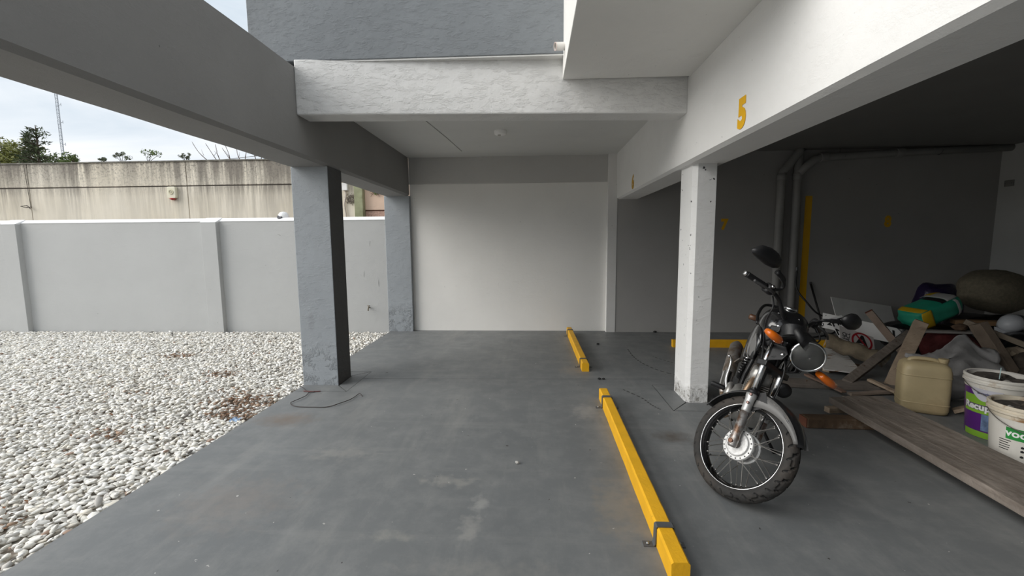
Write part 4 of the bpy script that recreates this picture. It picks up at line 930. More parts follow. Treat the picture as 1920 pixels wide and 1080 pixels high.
def build_pile():
    # big formwork panel lying along the front of the pile
    t = empty('formwork_panel', (2.70, 2.6, 0), 'long wide weathered plank panel lying in front of the buckets', 'plank')
    def q(x, y, z): return Vector((x-2.70, y-2.6, z))
    def board(x0, x1, y0, y1, z0, z1, dx):
        bm = BM(); n = 14; rows = []
        for i in range(n+1):
            k = i/n; y = y0+(y1-y0)*k; o = dx*(y-3.6); rows.append([bm.verts.new(q(x+o+random.uniform(-.002, .002), y, z+random.uniform(-.0015, .0015))) for x, z in ((x0, z0), (x1, z0), (x1, z1), (x0, z1))])
        for r, s in zip(rows, rows[1:]):
            for j in range(4): bm.faces.new((r[j], r[(j+1) % 4], s[(j+1) % 4], s[j]))
        bm.faces.new(rows[0][::-1]); bm.faces.new(rows[-1]); return bm
    obj('plank', board(2.475, 2.60, 1.15, 3.60, .088, .140, .05), W1, t, bevel=.005)
    obj('plank', board(2.604, 2.925, 1.15, 3.63, .090, .138, .05), W1, t, bevel=.005)
    bm = BM(); beam_between(bm, q(2.40, 3.50, .065), q(2.98, 3.55, .065), .06, .045); obj('batten', bm, W2, t, bevel=.004)
    bm = BM(); beam_between(bm, q(2.33, 1.5, .065), q(2.9, 1.5, .065), .06, .045); obj('batten', bm, W2, t, bevel=.004)
    for x, y in ((2.53, 3.5), (2.66, 3.52), (2.8, 3.53)): bm = BM(); lathe(bm, [(.006, 0), (.006, .002)], 8, q(x, y, .139)); obj('nail_head', bm, NAILED, t)
    # beam offcut that props the panel
    o = empty('timber_offcut', (2.34, 3.325, 0), 'short dark red-brown timber offcut under the end of the long plank panel', 'timber', 'scrap timber in the storage corner')
    bm = BM(); beam_between(bm, (-.23, .0, .042), (.36, -.02, .042), .10, .082); obj('length', bm, W3, o, bevel=.010)
    bm = BM(); beam_between(bm, (-.236, 0, .042), (-.228, 0, .042), .092, .074); obj('cut_end', bm, mat('red_end_grain', (.16, .06, .035), .9, bump=.3), o)
    o = empty('timber_prop', (2.62, 1.75, 0), 'timber block under the near end of the long plank panel', 'timber', 'scrap timber in the storage corner')
    bm = BM(); beam_between(bm, (-.2, 0, .042), (.28, .0, .042), .10, .084); obj('length', bm, W3, o, bevel=.01)
    bm = BM(); beam_between(bm, (-.206, 0, .042), (-.199, 0, .042), .092, .074); obj('cut_end', bm, MATS['red_end_grain'], o)

    # jerrycan
    j = empty('jerrycan', (3.30, 3.69, 0), 'translucent yellowish plastic jerrycan behind the plank panel', 'jerrycan', rz=math.radians(-28))
    pl = mat('yellowed_polythene', (.50, .41, .24), .45, var=.12, vscale=4, trans=.12, bump=.05, col2=(.36, .26, .14), c2scale=2.2, c2lo=.5, c2hi=.75)
    bm = BM(); loft(bm, [(.0, 0, 0, .13, .10, 4), (.012, 0, 0, .152, .118, 5), (.04, 0, 0, .158, .124, 6), (.20, 0, 0, .160, .126, 6), (.36, 0, 0, .158, .124, 6), (.40, 0, 0, .150, .116, 5), (.425, 0, 0, .125, .092, 4), (.43, 0, 0, .08, .06, 3)], 40, axis='z'); obj('body', bm, pl, j, smooth=True)
    bm = BM(); tube(bm, spline([(-.10, 0, .415), (-.085, 0, .438), (-.03, 0, .446), (.04, 0, .444), (.075, 0, .434), (.085, 0, .415)], 5), .017, 12, sx=1.25); obj('handle', bm, pl, j, True)
    bm = BM(); lathe(bm, [(.03, 0), (.03, .02), (.034, .02), (.034, .045), (.001, .047)], 24, (.115, 0, .415)); obj('neck', bm, pl, j, auto=40)
    for z in (.09, .32):
        bm = BM(); loft(bm, [(z-.006, 0, 0, .1605, .1265, 6), (z, 0, 0, .163, .129, 6), (z+.006, 0, 0, .1605, .1265, 6)], 40, axis='z', cap=False); obj('moulded_rib', bm, pl, j, smooth=True)

    # paint buckets
    white = mat('dirty_bucket_white', (.66, .64, .59), .45, var=.06, vscale=7, col2=(.36, .25, .14), c2scale=4.5, c2lo=.6, c2hi=.72)
    def wrap(me, c, rfun, a0):
        for v in me.vertices:
            x, y, z = v.co; r = rfun(y)+z; a = a0+x/rfun(y); v.co = (c[0]+r*math.cos(a), c[1]+r*math.sin(a), y)
        return me
    def patch(name, rfun, a0, a1, z0, z1, off, m, parent, n=32, shape=None):
        bm = BM(); g = []
        for i in range(n+1):
            a = a0+(a1-a0)*i/n; row = []
            for k in range(5):
                lo, hi = (z0, z1) if shape is None else shape(i/n, z0, z1)
                z = lo+(hi-lo)*k/4; r = rfun(z)+off; row.append(bm.verts.new((r*math.cos(a), r*math.sin(a), z)))
            g.append(row)
        for p, s in zip(g, g[1:]):
            for k in range(4): bm.faces.new((p[k], s[k], s[k+1], p[k+1]))
        return obj(name, bm, m, parent, smooth=True)
    def bucket(c, h, r0, r1, wallmat, label, rimmat):
        b = empty('paint_bucket', (c[0], c[1], 0), label, 'bucket', 'used paint buckets')
        rf = lambda z: r0+(r1-r0)*z/h
        bm = BM(); lathe(bm, [(.001, 0), (r0, 0), (r0+.002, .01), (rf(h*.83), h*.83), (r1-.006, h-.004), (r1-.010, h-.004), (rf(h*.83)-.006, h*.83), (r0-.006, .02), (.001, .02)], 96, cap=False); obj('wall', bm, wallmat, b, auto=40)
        bm = BM(); R = r1
        lathe(bm, [(R-.008, h), (R+.004, h+.003), (R+.010, h-.004), (R+.010, h-.016), (R+.003, h-.018), (R+.003, h-.034), (R+.011, h-.036), (R+.011, h-.05), (R+.002, h-.052), (R-.006, h-.06)], 56, close=True); obj('rim', bm, rimmat, b, auto=40)
        bm = BM(); lathe(bm, [(rf(h*.80)+.0022, h*.80), (r1+.002, h-.03)], 72, cap=False); lathe(bm, [(r1-.0115, h-.004), (rf(h*.75)-.0075, h*.75)], 72, cap=False); obj('collar', bm, rimmat, b, True)
        # bail handle hanging at the side
        bm = BM(); a0 = math.radians(-205); pts = []
        for k in range(25):
            t = a0+math.pi*k/24; dz = -.10*math.sin(math.pi*k/24); pts.append(((R+.016)*math.cos(t), (R+.016)*math.sin(t), h-.045+dz))
        tube(bm, pts, .0028, 6); obj('wire_handle', bm, mat('bucket_wire', (.14, .13, .12), .5, .7), b, True)
        # rubble inside
        bm = BM(); lathe(bm, [(.001, h-.022), (R*.5, h-.016), (R-.0125, h-.024), (R-.018, h-.16), (.001, h-.16)], 24, cap=False)
        for v in bm.verts: v.co.z += random.uniform(-.014, .014)
        fillm = mat('bucket_rubble_fill', (.06, .052, .045), .95, var=.4, vscale=20, bump=.6); obj('rubble_fill', bm, fillm, b)
        return b, rf
    purple = mat('purple_bucket_print', (.085, .018, .16), .35, var=.08); lime = mat('lime_green_print', (.20, .40, .035), .4, var=.06); greyb = mat('grey_print_band', (.13, .14, .14), .4); pale = mat('pale_print', (.52, .52, .58), .4)
    blue = mat('blue_picture_print', (.13, .19, .32), .4, var=.5, vscale=22); navy = mat('navy_print', (.03, .03, .12), .4)
    A, rf = bucket((3.40, 3.20), .455, .150, .178, purple, 'purple and green printed paint bucket with rubble, beside the jerrycan', white)
    f = math.radians(-138)   # side that faces the bays
    patch('print_band', rf, f-1.2, f+1.2,   .25, .315, .0016, lime, A); patch('print_band', rf, f-1.2, f+1.2, .205, .245, .0016, greyb, A); patch('print_band', rf, f-1.2, f+1.2, .185, .207, .0020, lime, A)
    patch('print_oval', rf, f-.88, f+.16, .28, .37, .0026, pale, A, shape=lambda k, a, b: (b-(b-a)*max(.02, math.sin(math.pi*k))**.8, b))
    patch('print_picture', rf, f-.42, f+.45, .06, .183, .0022, blue, A); patch('print_band', rf, f-1.2, f+1.2, .004, .05, .0018, lime, A)
    me = text_mesh('Recuplast', .066, ID4, bold=.0022, thick=.0004); wrap(me, (0, 0), lambda z: rf(z+.225)+.0034, f-.36)
    for v in me.vertices: v.co.z += .232
    link('print_lettering', me, mat('white_print', (.72, .72, .72), .4), A)
    me = text_mesh('Sinteplast', .022, ID4, bold=.0005, thick=.0004); wrap(me, (0, 0), lambda z: rf(z+.34)+.0040, f-.36)
    for v in me.vertices: v.co.z += .338
    link('print_lettering', me, navy, A)
    bm = BM(); beam_between(bm, (-.045, -.03, .33), (-.04, -.035, .525), .022, .004); obj('stirring_strip', bm, mat('pale_cyan_strip', (.45, .62, .62), .5), A)
    B, rb = bucket((3.125, 2.765), .405, .142, .168, white, 'white paint bucket with a green label block at the right edge', mat('stained_bucket_rim', (.62, .56, .45), .5, var=.1, vscale=9, col2=(.30, .17, .08), c2scale=6, c2lo=.52, c2hi=.62))
    g = math.radians(-143)
    patch('label_block', rb, g-.42, g+.62, .20, .275, .0018, mat('bright_green_print', (.03, .26, .055), .4), B)
    me = text_mesh('vodex', .062, ID4, bold=.0018, thick=.0004); wrap(me, (0, 0), lambda z: rb(z+.235)+.0032, g+.06)
    for v in me.vertices: v.co.z += .240
    link('label_lettering', me, mat('white_label_print', (.82, .84, .82), .4), B)
    for z in (.185, .17, .155, .14, .125):
        patch('small_print', rb, g-.62, g-.62+random.uniform(.26, .40), z, z+.005, .0016, INK, B, 6)
    for k, (da, z) in enumerate(((.02, .13), (.16, .13), (.02, .095), (.16, .095), (.02, .155), (.17, .155))): patch('pictogram', rb, g+da, g+da+.10, z, z+.016, .0016, mat('grey_print', (.12, .12, .13), .5) if k % 2 else INK, B, 6, shape=lambda t, a, b: (a+(b-a)*.3*abs(t-.5), b-(b-a)*.6*abs(t-.5)))
    # rubble chunks standing in the buckets
    def chunk(c, r, m, label, sx=1., cat='rubble'):
        bm = BM(); bmesh.ops.create_icosphere(bm, subdivisions=2, radius=r)
        for v in bm.verts:
            n = v.co.normalized(); k = 1+.3*math.sin(n.x*5+c[0]*9)*math.sin(n.y*6+c[1]*7)+random.uniform(-.08, .08); v.co = Vector((v.co.x*k*sx, v.co.y*k*.8, v.co.z*k*.7))
        o = obj('rubble_chunk', bm, m); o.location = c; tag(o, label, cat, 'rubble chunks in the pile'); return o
    plast = mat('broken_plaster', (.42, .40, .37), .9, var=.2, bump=.4); dk = mat('dark_rubble', (.09, .075, .06), .95, var=.3, bump=.4)
    for c, r, m, l in (((3.36, 3.12, .425), .034, plast, 'pale plaster lump at the front of the purple bucket rubble'), ((3.46, 3.25, .43), .04, dk, 'dark clod at the back of the purple bucket rubble'), ((3.07, 2.70, .375), .032, plast, 'pale plaster lump at the front of the white bucket rubble'), ((3.17, 2.80, .375), .04, dk, 'dark clod at the back of the white bucket rubble'), ((3.04, 2.79, .37), .028, plast, 'pale plaster lump at the left side of the white bucket rubble')): chunk(c, r, m, l)

    # timbers
    timber('timber_batten', (3.12, 4.30, .035), (4.30, 5.02, .385), .085, .05, W1, 'long grey channel batten rising from the floor towards the signs', roll=.35)
    timber('timber_board', (3.48, 4.22, .02), (4.02, 4.58, .585), .115, .055, W2, 'pale broken board standing steeply behind the jerrycan', ends=mat('raw_break', (.10, .06, .04), .9, bump=.4), roll=.5)
    timber('timber_post', (4.40, 5.16, .07), (4.10, 5.38, .575), .095, .08, mat('light_brown_post', (.25, .19, .15), .85, var=.2, vscale=6, bump=.3), 'short brown post with dark red end leaning over the white sign', ends=mat('red_brown_end', (.12, .035, .02), .9))
    timber('timber_post', (4.66, 4.25, .07), (4.47, 4.47, .60), .13, .08, mat('dark_tan_post', (.16, .125, .095), .85, var=.25, vscale=6, bump=.3), 'thick dark post leaning behind the purple bucket', roll=.9)
    timber('timber_board', (4.97, 4.17, .31), (4.47, 4.60, .60), .06, .05, mat('dark_tan_board', (.20, .165, .125), .85, var=.2, bump=.3), 'dark board crossing the thick leaning post')
    timber('floor_board', (2.45, 4.33, .022), (3.58, 4.20, .022), .20, .04, mat('grey_brown_board', (.19, .165, .145), .85, var=.25, vscale=5, bump=.3), 'grey board flat on the floor behind the motorcycle', nails=1)
    timber('floor_lath', (2.80, 4.42, .075), (2.86, 3.96, .052), .05, .02, mat('reddish_lath', (.21, .135, .10), .8, var=.2), 'thin reddish lath lying across the floor board', nails=1)
    timber('floor_lath', (3.27, 4.22, .09), (3.32, 3.96, .055), .05, .022, W2, 'thin pale lath resting on the floor board near the jerrycan', nails=0)
    timber('floor_lath', (2.95, 4.02, .015), (3.60, 4.06, .04), .05, .025, mat('dusty_lath', (.24, .19, .155), .85, var=.2), 'dusty lath on the floor in front of the floor board', nails=0)
    timber('timber_board', (3.50, 3.62, .02), (3.78, 3.44, .20), .07, .03, W2, 'pale lath leaning between the jerrycan and the purple bucket', nails=0)
    timber('timber_plank', (5.05, 5.34, .46), (5.70, 5.10, .47), .12, .05, mat('orange_brown_plank', (.20, .12, .06), .85, var=.2, bump=.3), 'orange-brown plank under the burlap sack', nails=0)
    timber('timber_board', (4.36, 4.98, .415), (4.90, 4.86, .425), .10, .022, mat('greyish_white_board', (.30, .28, .265), .8, var=.15), 'pale flat board on top of the red cloth', nails=0)
    # old round log
    lg = empty('old_log', (3.60, 4.86, 0), 'mud-stained round log lying under the no-parking sign', 'log', 'scrap timber in the storage corner')
    bm = BM(); n = 12; a, b = Vector((-.22, .16, .29)), Vector((.22, -.14, .135)); pts = [a.lerp(b, k/n)+Vector((0, 0, .012*math.sin(k*1.3))) for k in range(n+1)]; tube(bm, pts, [.082+.006*math.sin(k*2.1) for k in range(n+1)], 18); obj('trunk', bm, mat('muddy_bark', (.16, .13, .09), .9, var=.4, vscale=7, bump=.6, bscale=18, col2=(.40, .37, .32), c2scale=5, c2lo=.56, c2hi=.66), lg, True)
    bm = BM(); lathe(bm, [(.075, 0), (.07, .006)], 18, a, a-b); obj('cut_end', bm, W2, lg)
    # stained board
    s = empty('stained_board', (3.45, 4.88, 0), 'flat white board with brown stains behind the headlamp', 'board')
    slab_from('sheet', (-.33, -.24, .055), (.32, -.12, -.01), (.36, .82, .05), .014, WP, s)
    o = empty('timber_support', (3.42, 4.78, 0), 'low timber block under the stained white board', 'timber', 'scrap timber in the storage corner')
    bm = BM(); beam_between(bm, (-.2, -.03, .024), (.25, .15, .024), .08, .046); obj('length', bm, W3, o, bevel=.005)
    bm = BM(); beam_between(bm, (-.207, -.033, .024), (-.199, -.03, .024), .074, .04); obj('cut_end', bm, W2, o)

    # signs and panels
    def panel_frame(origin, u, v): u, v = Vector(u), Vector(v); n = u.cross(v).normalized(); uu = u.normalized(); vv = n.cross(uu); return Matrix(((uu.x, vv.x, n.x, origin[0]), (uu.y, vv.y, n.y, origin[1]), (uu.z, vv.z, n.z, origin[2]), (0, 0, 0, 1)))
    gp = empty('grey_panel', (4.85, 6.5, 0), 'plain grey board leaning against the dark back wall', 'board')
    slab_from('sheet', (-.36, -.14, .01), (.86, 0, -.14), (-.10, .14, .60), .016, mat('plain_grey_board', (.50, .505, .49), .7, var=.1, vscale=4, streak=None), gp)
    bm = BM(); box(bm, (-.36, -.06, -.0), (.40, -.03, .03)); obj('foot_batten', bm, W1, gp)
    ls = empty('long_sign', (4.2, 5.6, 0), 'long white sign board with black lettering on its right end', 'sign', 'discarded signs')
    u = Vector((.74, -.40, -.15)); v = Vector((.06, .10, .30)).normalized()*.20; p0 = Vector((-.40, .14, .30))
    slab_from('sheet', p0, u, v, .012, SG, ls)
    m = panel_frame(p0+u*.90+v*.42-u.cross(v).normalized()*-.0126, u, v)
    me = text_mesh('Vi', .17, Matrix.Rotation(math.radians(-10), 4, 'Z'), bold=.004, thick=.0006); me.transform(m); link('sign_lettering', me, INK, ls)
    me = text_mesh('2', .12, ID4, bold=.004, thick=.0006); me.transform(panel_frame(p0+u*.1+v*.45+u.cross(v).normalized()*.0126, u, v)); link('sign_lettering', me, INK, ls)
    bm = BM(); lathe(bm, [(.006, 0), (.006, .001)], 10, p0+u*.04+v*.86+u.cross(v).normalized()*.0122, u.cross(v)); obj('screw_hole', bm, INK, ls)
    # support block behind the sign
    lp = empty('letter_plate', (3.84, 5.42, 0), 'small white plate with large black letters behind the left mirror', 'sign', 'discarded signs')
    u2 = Vector((.16, 0, .045)); v2 = Vector((-.09, .10, .235)); q0 = Vector((-.03, 0, .225))
    slab_from('sheet', q0, u2, v2, .004, SG, lp)
    nn = u2.cross(v2).normalized()*.0046
    for tx, fu, fv in (('HZ', .5, .72), ('NO', .55, .30)):
        me = text_mesh(tx, .115, ID4, bold=.003, thick=.0005); me.transform(panel_frame(q0+u2*fu+v2*fv+nn, u2, v2)); link('sign_lettering', me, INK, lp)
    np_ = empty('no_parking_sign', (3.95, 5.18, 0), 'no-parking sign with red ring and black letter behind the round log', 'sign', 'discarded signs')
    u3 = Vector((.36, -.07, -.13)); v3 = Vector((.075, .17, .25)).normalized()*.235; q3 = Vector((-.27, .04, .215))
    slab_from('sheet', q3, u3, v3, .008, mat('weathered_sign_enamel', (.46, .44, .43), .5, var=.1), np_)
    n3 = u3.cross(v3).normalized(); cc = q3+u3*.64+v3*.5+n3*.0086; M3 = panel_frame(cc, u3, v3)
    bm = BM(); lathe(bm, [(.118, 0), (.118, .001), (.096, .001), (.096, 0)], 48, close=True); bmesh.ops.transform(bm, matrix=M3, verts=bm.verts[:]); obj('red_ring', bm, REDINK, np_)
    me = text_mesh('A', .20, ID4, bold=.007, thick=.0005); me.transform(M3); link('sign_letter', me, INK, np_)
    bm = BM(); beam_between(bm, (-.075, .075, .001), (.075, -.075, .001), .020, .001, up=(0, 0, 1)); bmesh.ops.transform(bm, matrix=M3, verts=bm.verts[:]); obj('red_slash', bm, REDINK, np_)
    for tx, fv in (('HO', .72), ('ACL', .40)):
        me = text_mesh(tx, .062, Matrix.Rotation(math.radians(90), 4, 'Z'), bold=.001, thick=.0005); me.transform(panel_frame(q3+u3*(.13 if tx == 'HO' else .24)+v3*.5+n3*.0086, u3, v3)); link('sign_lettering', me, INK, np_)
    for p, uu in ((q3+v3*.96, u3), (q3+u3*.97, v3)):
        pass

    # bags, sacks, cloth
    def pillow(name, c, r, m, label, cat, rot=(0, 0, 0), p=3., wr=.06, seed=1, sub=5):
        bm = BM(); bmesh.ops.create_cube(bm, size=2.); bmesh.ops.subdivide_edges(bm, edges=bm.edges[:], cuts=sub*2, use_grid_fill=True)
        rs = random.Random(seed); ph = [rs.uniform(0, 6) for _ in range(6)]
        for v in bm.verts:
            n = v.co.copy(); l = (abs(n.x)**p+abs(n.y)**p+abs(n.z)**p)**(1/p); n = n/l
            k = 1+wr*(math.sin(n.x*4+ph[0])*math.sin(n.y*5+ph[1])+.6*math.sin(n.z*7+ph[2]+n.x*3)+.4*math.sin(n.y*11+n.z*6+ph[3]))
            v.co = Vector((n.x*r[0]*k, n.y*r[1]*k, n.z*r[2]*k))
        bmesh.ops.transform(bm, matrix=Euler(rot).to_matrix().to_4x4(), verts=bm.verts[:])
        zmin = min(v.co.z for v in bm.verts); t = empty(name, c, label, cat); o = obj('body', bm, m, t, True); return t, o
    burl = mat('burlap', (.20, .175, .125), .95, var=.2, vscale=30, bump=.4, bscale=140, col2=(.12, .10, .07), c2scale=3, c2lo=.55, c2hi=.7)
    t, _ = pillow('burlap_sack', (5.82, 5.66, .785), (.42, .30, .265), burl, 'large rounded beige burlap sack on top of the pile at right', 'sack', (0, .18, .3), 2.3, .03, 3)
    bm = BM(); tube(bm, spline([(.30, -.24, .10), (.42, -.08, .06), (.46, .08, .05)], 5), .012, 6); obj('seam', bm, mat('sack_seam', (.10, .085, .06), .95), t, True)
    t, o = pillow('cement_bag', (4.84, 5.42, .575), (.30, .18, .125), mat('green_bag_print', (.02, .30, .19), .5, var=.1), 'green and yellow printed bag slumped on the pile', 'bag', (0, -.42, .12), 4., .04, 5)
    R = Euler((0, -.42, .12)).to_matrix()
    def bagpatch(nm, x0, x1, y0, y1, m, off=.004, zface=1):
        bm = BM(); bmesh.ops.create_grid(bm, x_segments=8, y_segments=6, size=1)
        for v in bm.verts:
            x = x0+(x1-x0)*(v.co.x+1)/2; y = y0+(y1-y0)*(v.co.y+1)/2
            if zface: n = Vector((x, y, 1.)); 
            else: n = Vector((x, -1., y))
            l = (abs(n.x)**4+abs(n.y)**4+abs(n.z)**4)**.25; n = n/l; v.co = R @ Vector((n.x*(.30+off)*1.03, n.y*(.18+off)*1.05, n.z*(.125+off)*1.06))
        o = obj(nm, bm, m, t, True); md = o.modifiers.new('solid', 'SOLIDIFY'); md.thickness = .002
    yel = mat('yellow_bag_print', (.50, .33, .01), .5, var=.1); wht = mat('white_bag_print', (.42, .43, .42), .6, var=.1)
    bagpatch('yellow_corner', -1., -.62, -1, 1, yel); bagpatch('yellow_corner', -1., -.5, -.9, .9, yel, zface=0); bagpatch('white_field', .35, 1., -1, 1, wht); bagpatch('yellow_band', .45, 1., .35, .75, yel, .009); bagpatch('dark_stripe', .08, .3, -1, .4, INK, .006); bagpatch('white_stripe', .55, .7, -.9, .9, wht, zface=0)
    blackp = mat('black_bin_bag', (.006, .006, .007), .3, var=.3, bump=.5, bscale=14)
    pillow('bin_bag', (4.85, 5.54, .222), (.40, .30, .215), blackp, 'black bin bag under the green and yellow bag', 'bag', (0, 0, .3), 2.6, .07, 11)
    pillow('bin_bag', (5.82, 5.60, .25), (.50, .42, .245), blackp, 'big black bin bag under the burlap sack', 'bag', (0, 0, -.2), 2.8, .06, 12)
    pillow('bin_bag', (5.36, 4.78, .23), (.30, .26, .225), blackp, 'black bin bag in front of the white helmet', 'bag', (0, 0, .6), 2.4, .08, 13)
    pillow('purple_bag', (5.80, 6.38, .42), (.28, .20, .40), mat('dark_purple_foil', (.02, .012, .05), .3, var=.3, bump=.5, bscale=12), 'dark purple bag standing behind the green bag', 'bag', (0, 0, .1), 3.2, .06, 14)
    pillow('red_cloth', (4.74, 4.99, .205), (.26, .16, .19), mat('dark_red_cloth', (.075, .010, .010), .85, var=.3, bump=.4, bscale=20), 'dark red cloth bundle under the pale flat board', 'cloth', (0, .1, -.2), 2.6, .08, 15)
    # helmet
    h = empty('hard_hat', (5.33, 4.98, .47), 'white hard hat tilted on the pile', 'helmet'); wm = mat('white_helmet_plastic', (.50, .52, .55), .35, var=.05)
    bm = BM(); lathe(bm, [(.105, 0), (.104, .04), (.092, .085), (.066, .118), (.03, .134), (.001, .137)], 32)
    for v in bm.verts: v.co.x *= 1.18
    bmesh.ops.transform(bm, matrix=Euler((.25, -.35, .4)).to_matrix().to_4x4(), verts=bm.verts[:]); obj('shell', bm, wm, h, True)
    bm = BM(); prism(bm, [(-.10, -.09, .0), (-.185, -.05, -.012), (-.195, .0, -.014), (-.185, .05, -.012), (-.10, .09, .0)], (0, 0, .006)); bmesh.ops.transform(bm, matrix=Euler((.25, -.35, .4)).to_matrix().to_4x4(), verts=bm.verts[:]); obj('brim', bm, wm, h)
    # loose rubble
    chunk((4.80, 4.40, .325), .075, mat('tan_rubble', (.28, .23, .17), .9, var=.25, bump=.4), 'tan stone lump resting behind the thick leaning post', 1.3)
    chunk((4.72, 4.90, .476), .06, mat('brown_rubble', (.11, .07, .045), .95, var=.3, bump=.5), 'brown clod on the pale flat board behind the thick post', 1.3)
    chunk((4.86, 4.87, .468), .042, mat('reddish_rubble', (.26, .08, .05), .9, var=.2, bump=.3), 'reddish brick lump left of the hard hat')
    # heap of earth and broken brick that carries the middle of the pile
    bm = BM(); bmesh.ops.create_grid(bm, x_segments=34, y_segments=30, size=1.)
    for v in bm.verts:
        x, y = v.co.x, v.co.y; d = max(0, 1-(x*x+y*y)); z = .34*d**.8*(1+.25*math.sin(x*7+y*3)*math.sin(y*8-x*2))+random.uniform(-.015, .015)*(d > .02)
        v.co = Vector((x*.42, y*.34, max(z*.85, .0)))
    o = obj('debris_heap', bm, mat('dark_debris', (.055, .045, .036), .95, var=.5, vscale=14, bump=.8, bscale=22), None, True); o.location = (4.83, 4.38, .002); o['kind'] = 'stuff'; tag(o, 'dark heap of earth and broken rubble under the timbers', 'rubble')
    # crumpled plastic sheet
    sh = empty('plastic_sheet', (3.98, 4.08, 0), 'crumpled grey plastic sheet draped behind the jerrycan and purple bucket', 'plastic sheet')
    bm = BM(); bmesh.ops.create_grid(bm, x_segments=36, y_segments=26, size=1.)
    for v in bm.verts:
        x, y = v.co.x, v.co.y
        top = .34+.15*math.exp(-((x-.35)/.6)**2)+.02*math.sin(x*6)
        z = .02+(top-.02)*max(0, (y+1)/2)**.9+.012*math.sin(x*9+y*5)+.010*math.sin(x*4-y*11)+.012*abs(math.sin(x*13+y*9))+.006*abs(math.sin(x*27-y*21))
        v.co = Vector((-.02+x*.42+.05*y, y*.16+.05*math.sin(x*3)+.02*math.sin(y*9+x*5), max(z, .006)))
    o = obj('sheet', bm, mat('dusty_grey_polythene', (.32, .315, .315), .4, var=.15, vscale=6, trans=.1, bump=.35, bscale=16), sh, True); md = o.modifiers.new('solid', 'SOLIDIFY'); md.thickness = .002
    bm = BM(); tube(bm, spline([(-.40, -.14, .012), (-.1, -.17, .012), (.2, -.15, .014), (.4, -.12, .012)], 6), .011, 8); obj('rolled_hem', bm, MATS['dusty_grey_polythene'], sh, True)
    # hose and rod by the wall
    hs = empty('black_hose', (4.17, 6.55, 0), 'black hose hanging beside the drain pipes', 'hose')
    bm = BM(); tube(bm, spline([(-.16, .16, 1.0), (-.17, .12, .72), (-.06, .0, .50), (.06, -.04, .36), (.22, -.06, .30), (.36, -.1, .26), (.2, -.2, .10), (-.1, -.2, .03)], 7), .013, 8); obj('tube', bm, blk_hose(), hs, True)
    bm = BM(); lathe(bm, [(.018, 0), (.018, .05)], 10, (-.16, .16, .99)); obj('end_fitting', bm, M_STEEL, hs)
    rd = empty('iron_rod', (4.27, 6.62, 0), 'thin dark iron bar leaning on the back wall', 'rod')
    bm = BM(); tube(bm, [(.10, -.12, .0), (.02, .19, .78)], .014, 8); obj('bar', bm, mat('dark_iron', (.03, .03, .03), .6, .6), rd, True)
    bm = BM(); lathe(bm, [(.016, 0), (.016, .03)], 8, (.02, .19, .775)); obj('cap', bm, M_STEEL, rd)
ID4 = Matrix()
def blk_hose(): return mat('black_rubber_hose', (.01, .01, .011), .5)
build_pile()

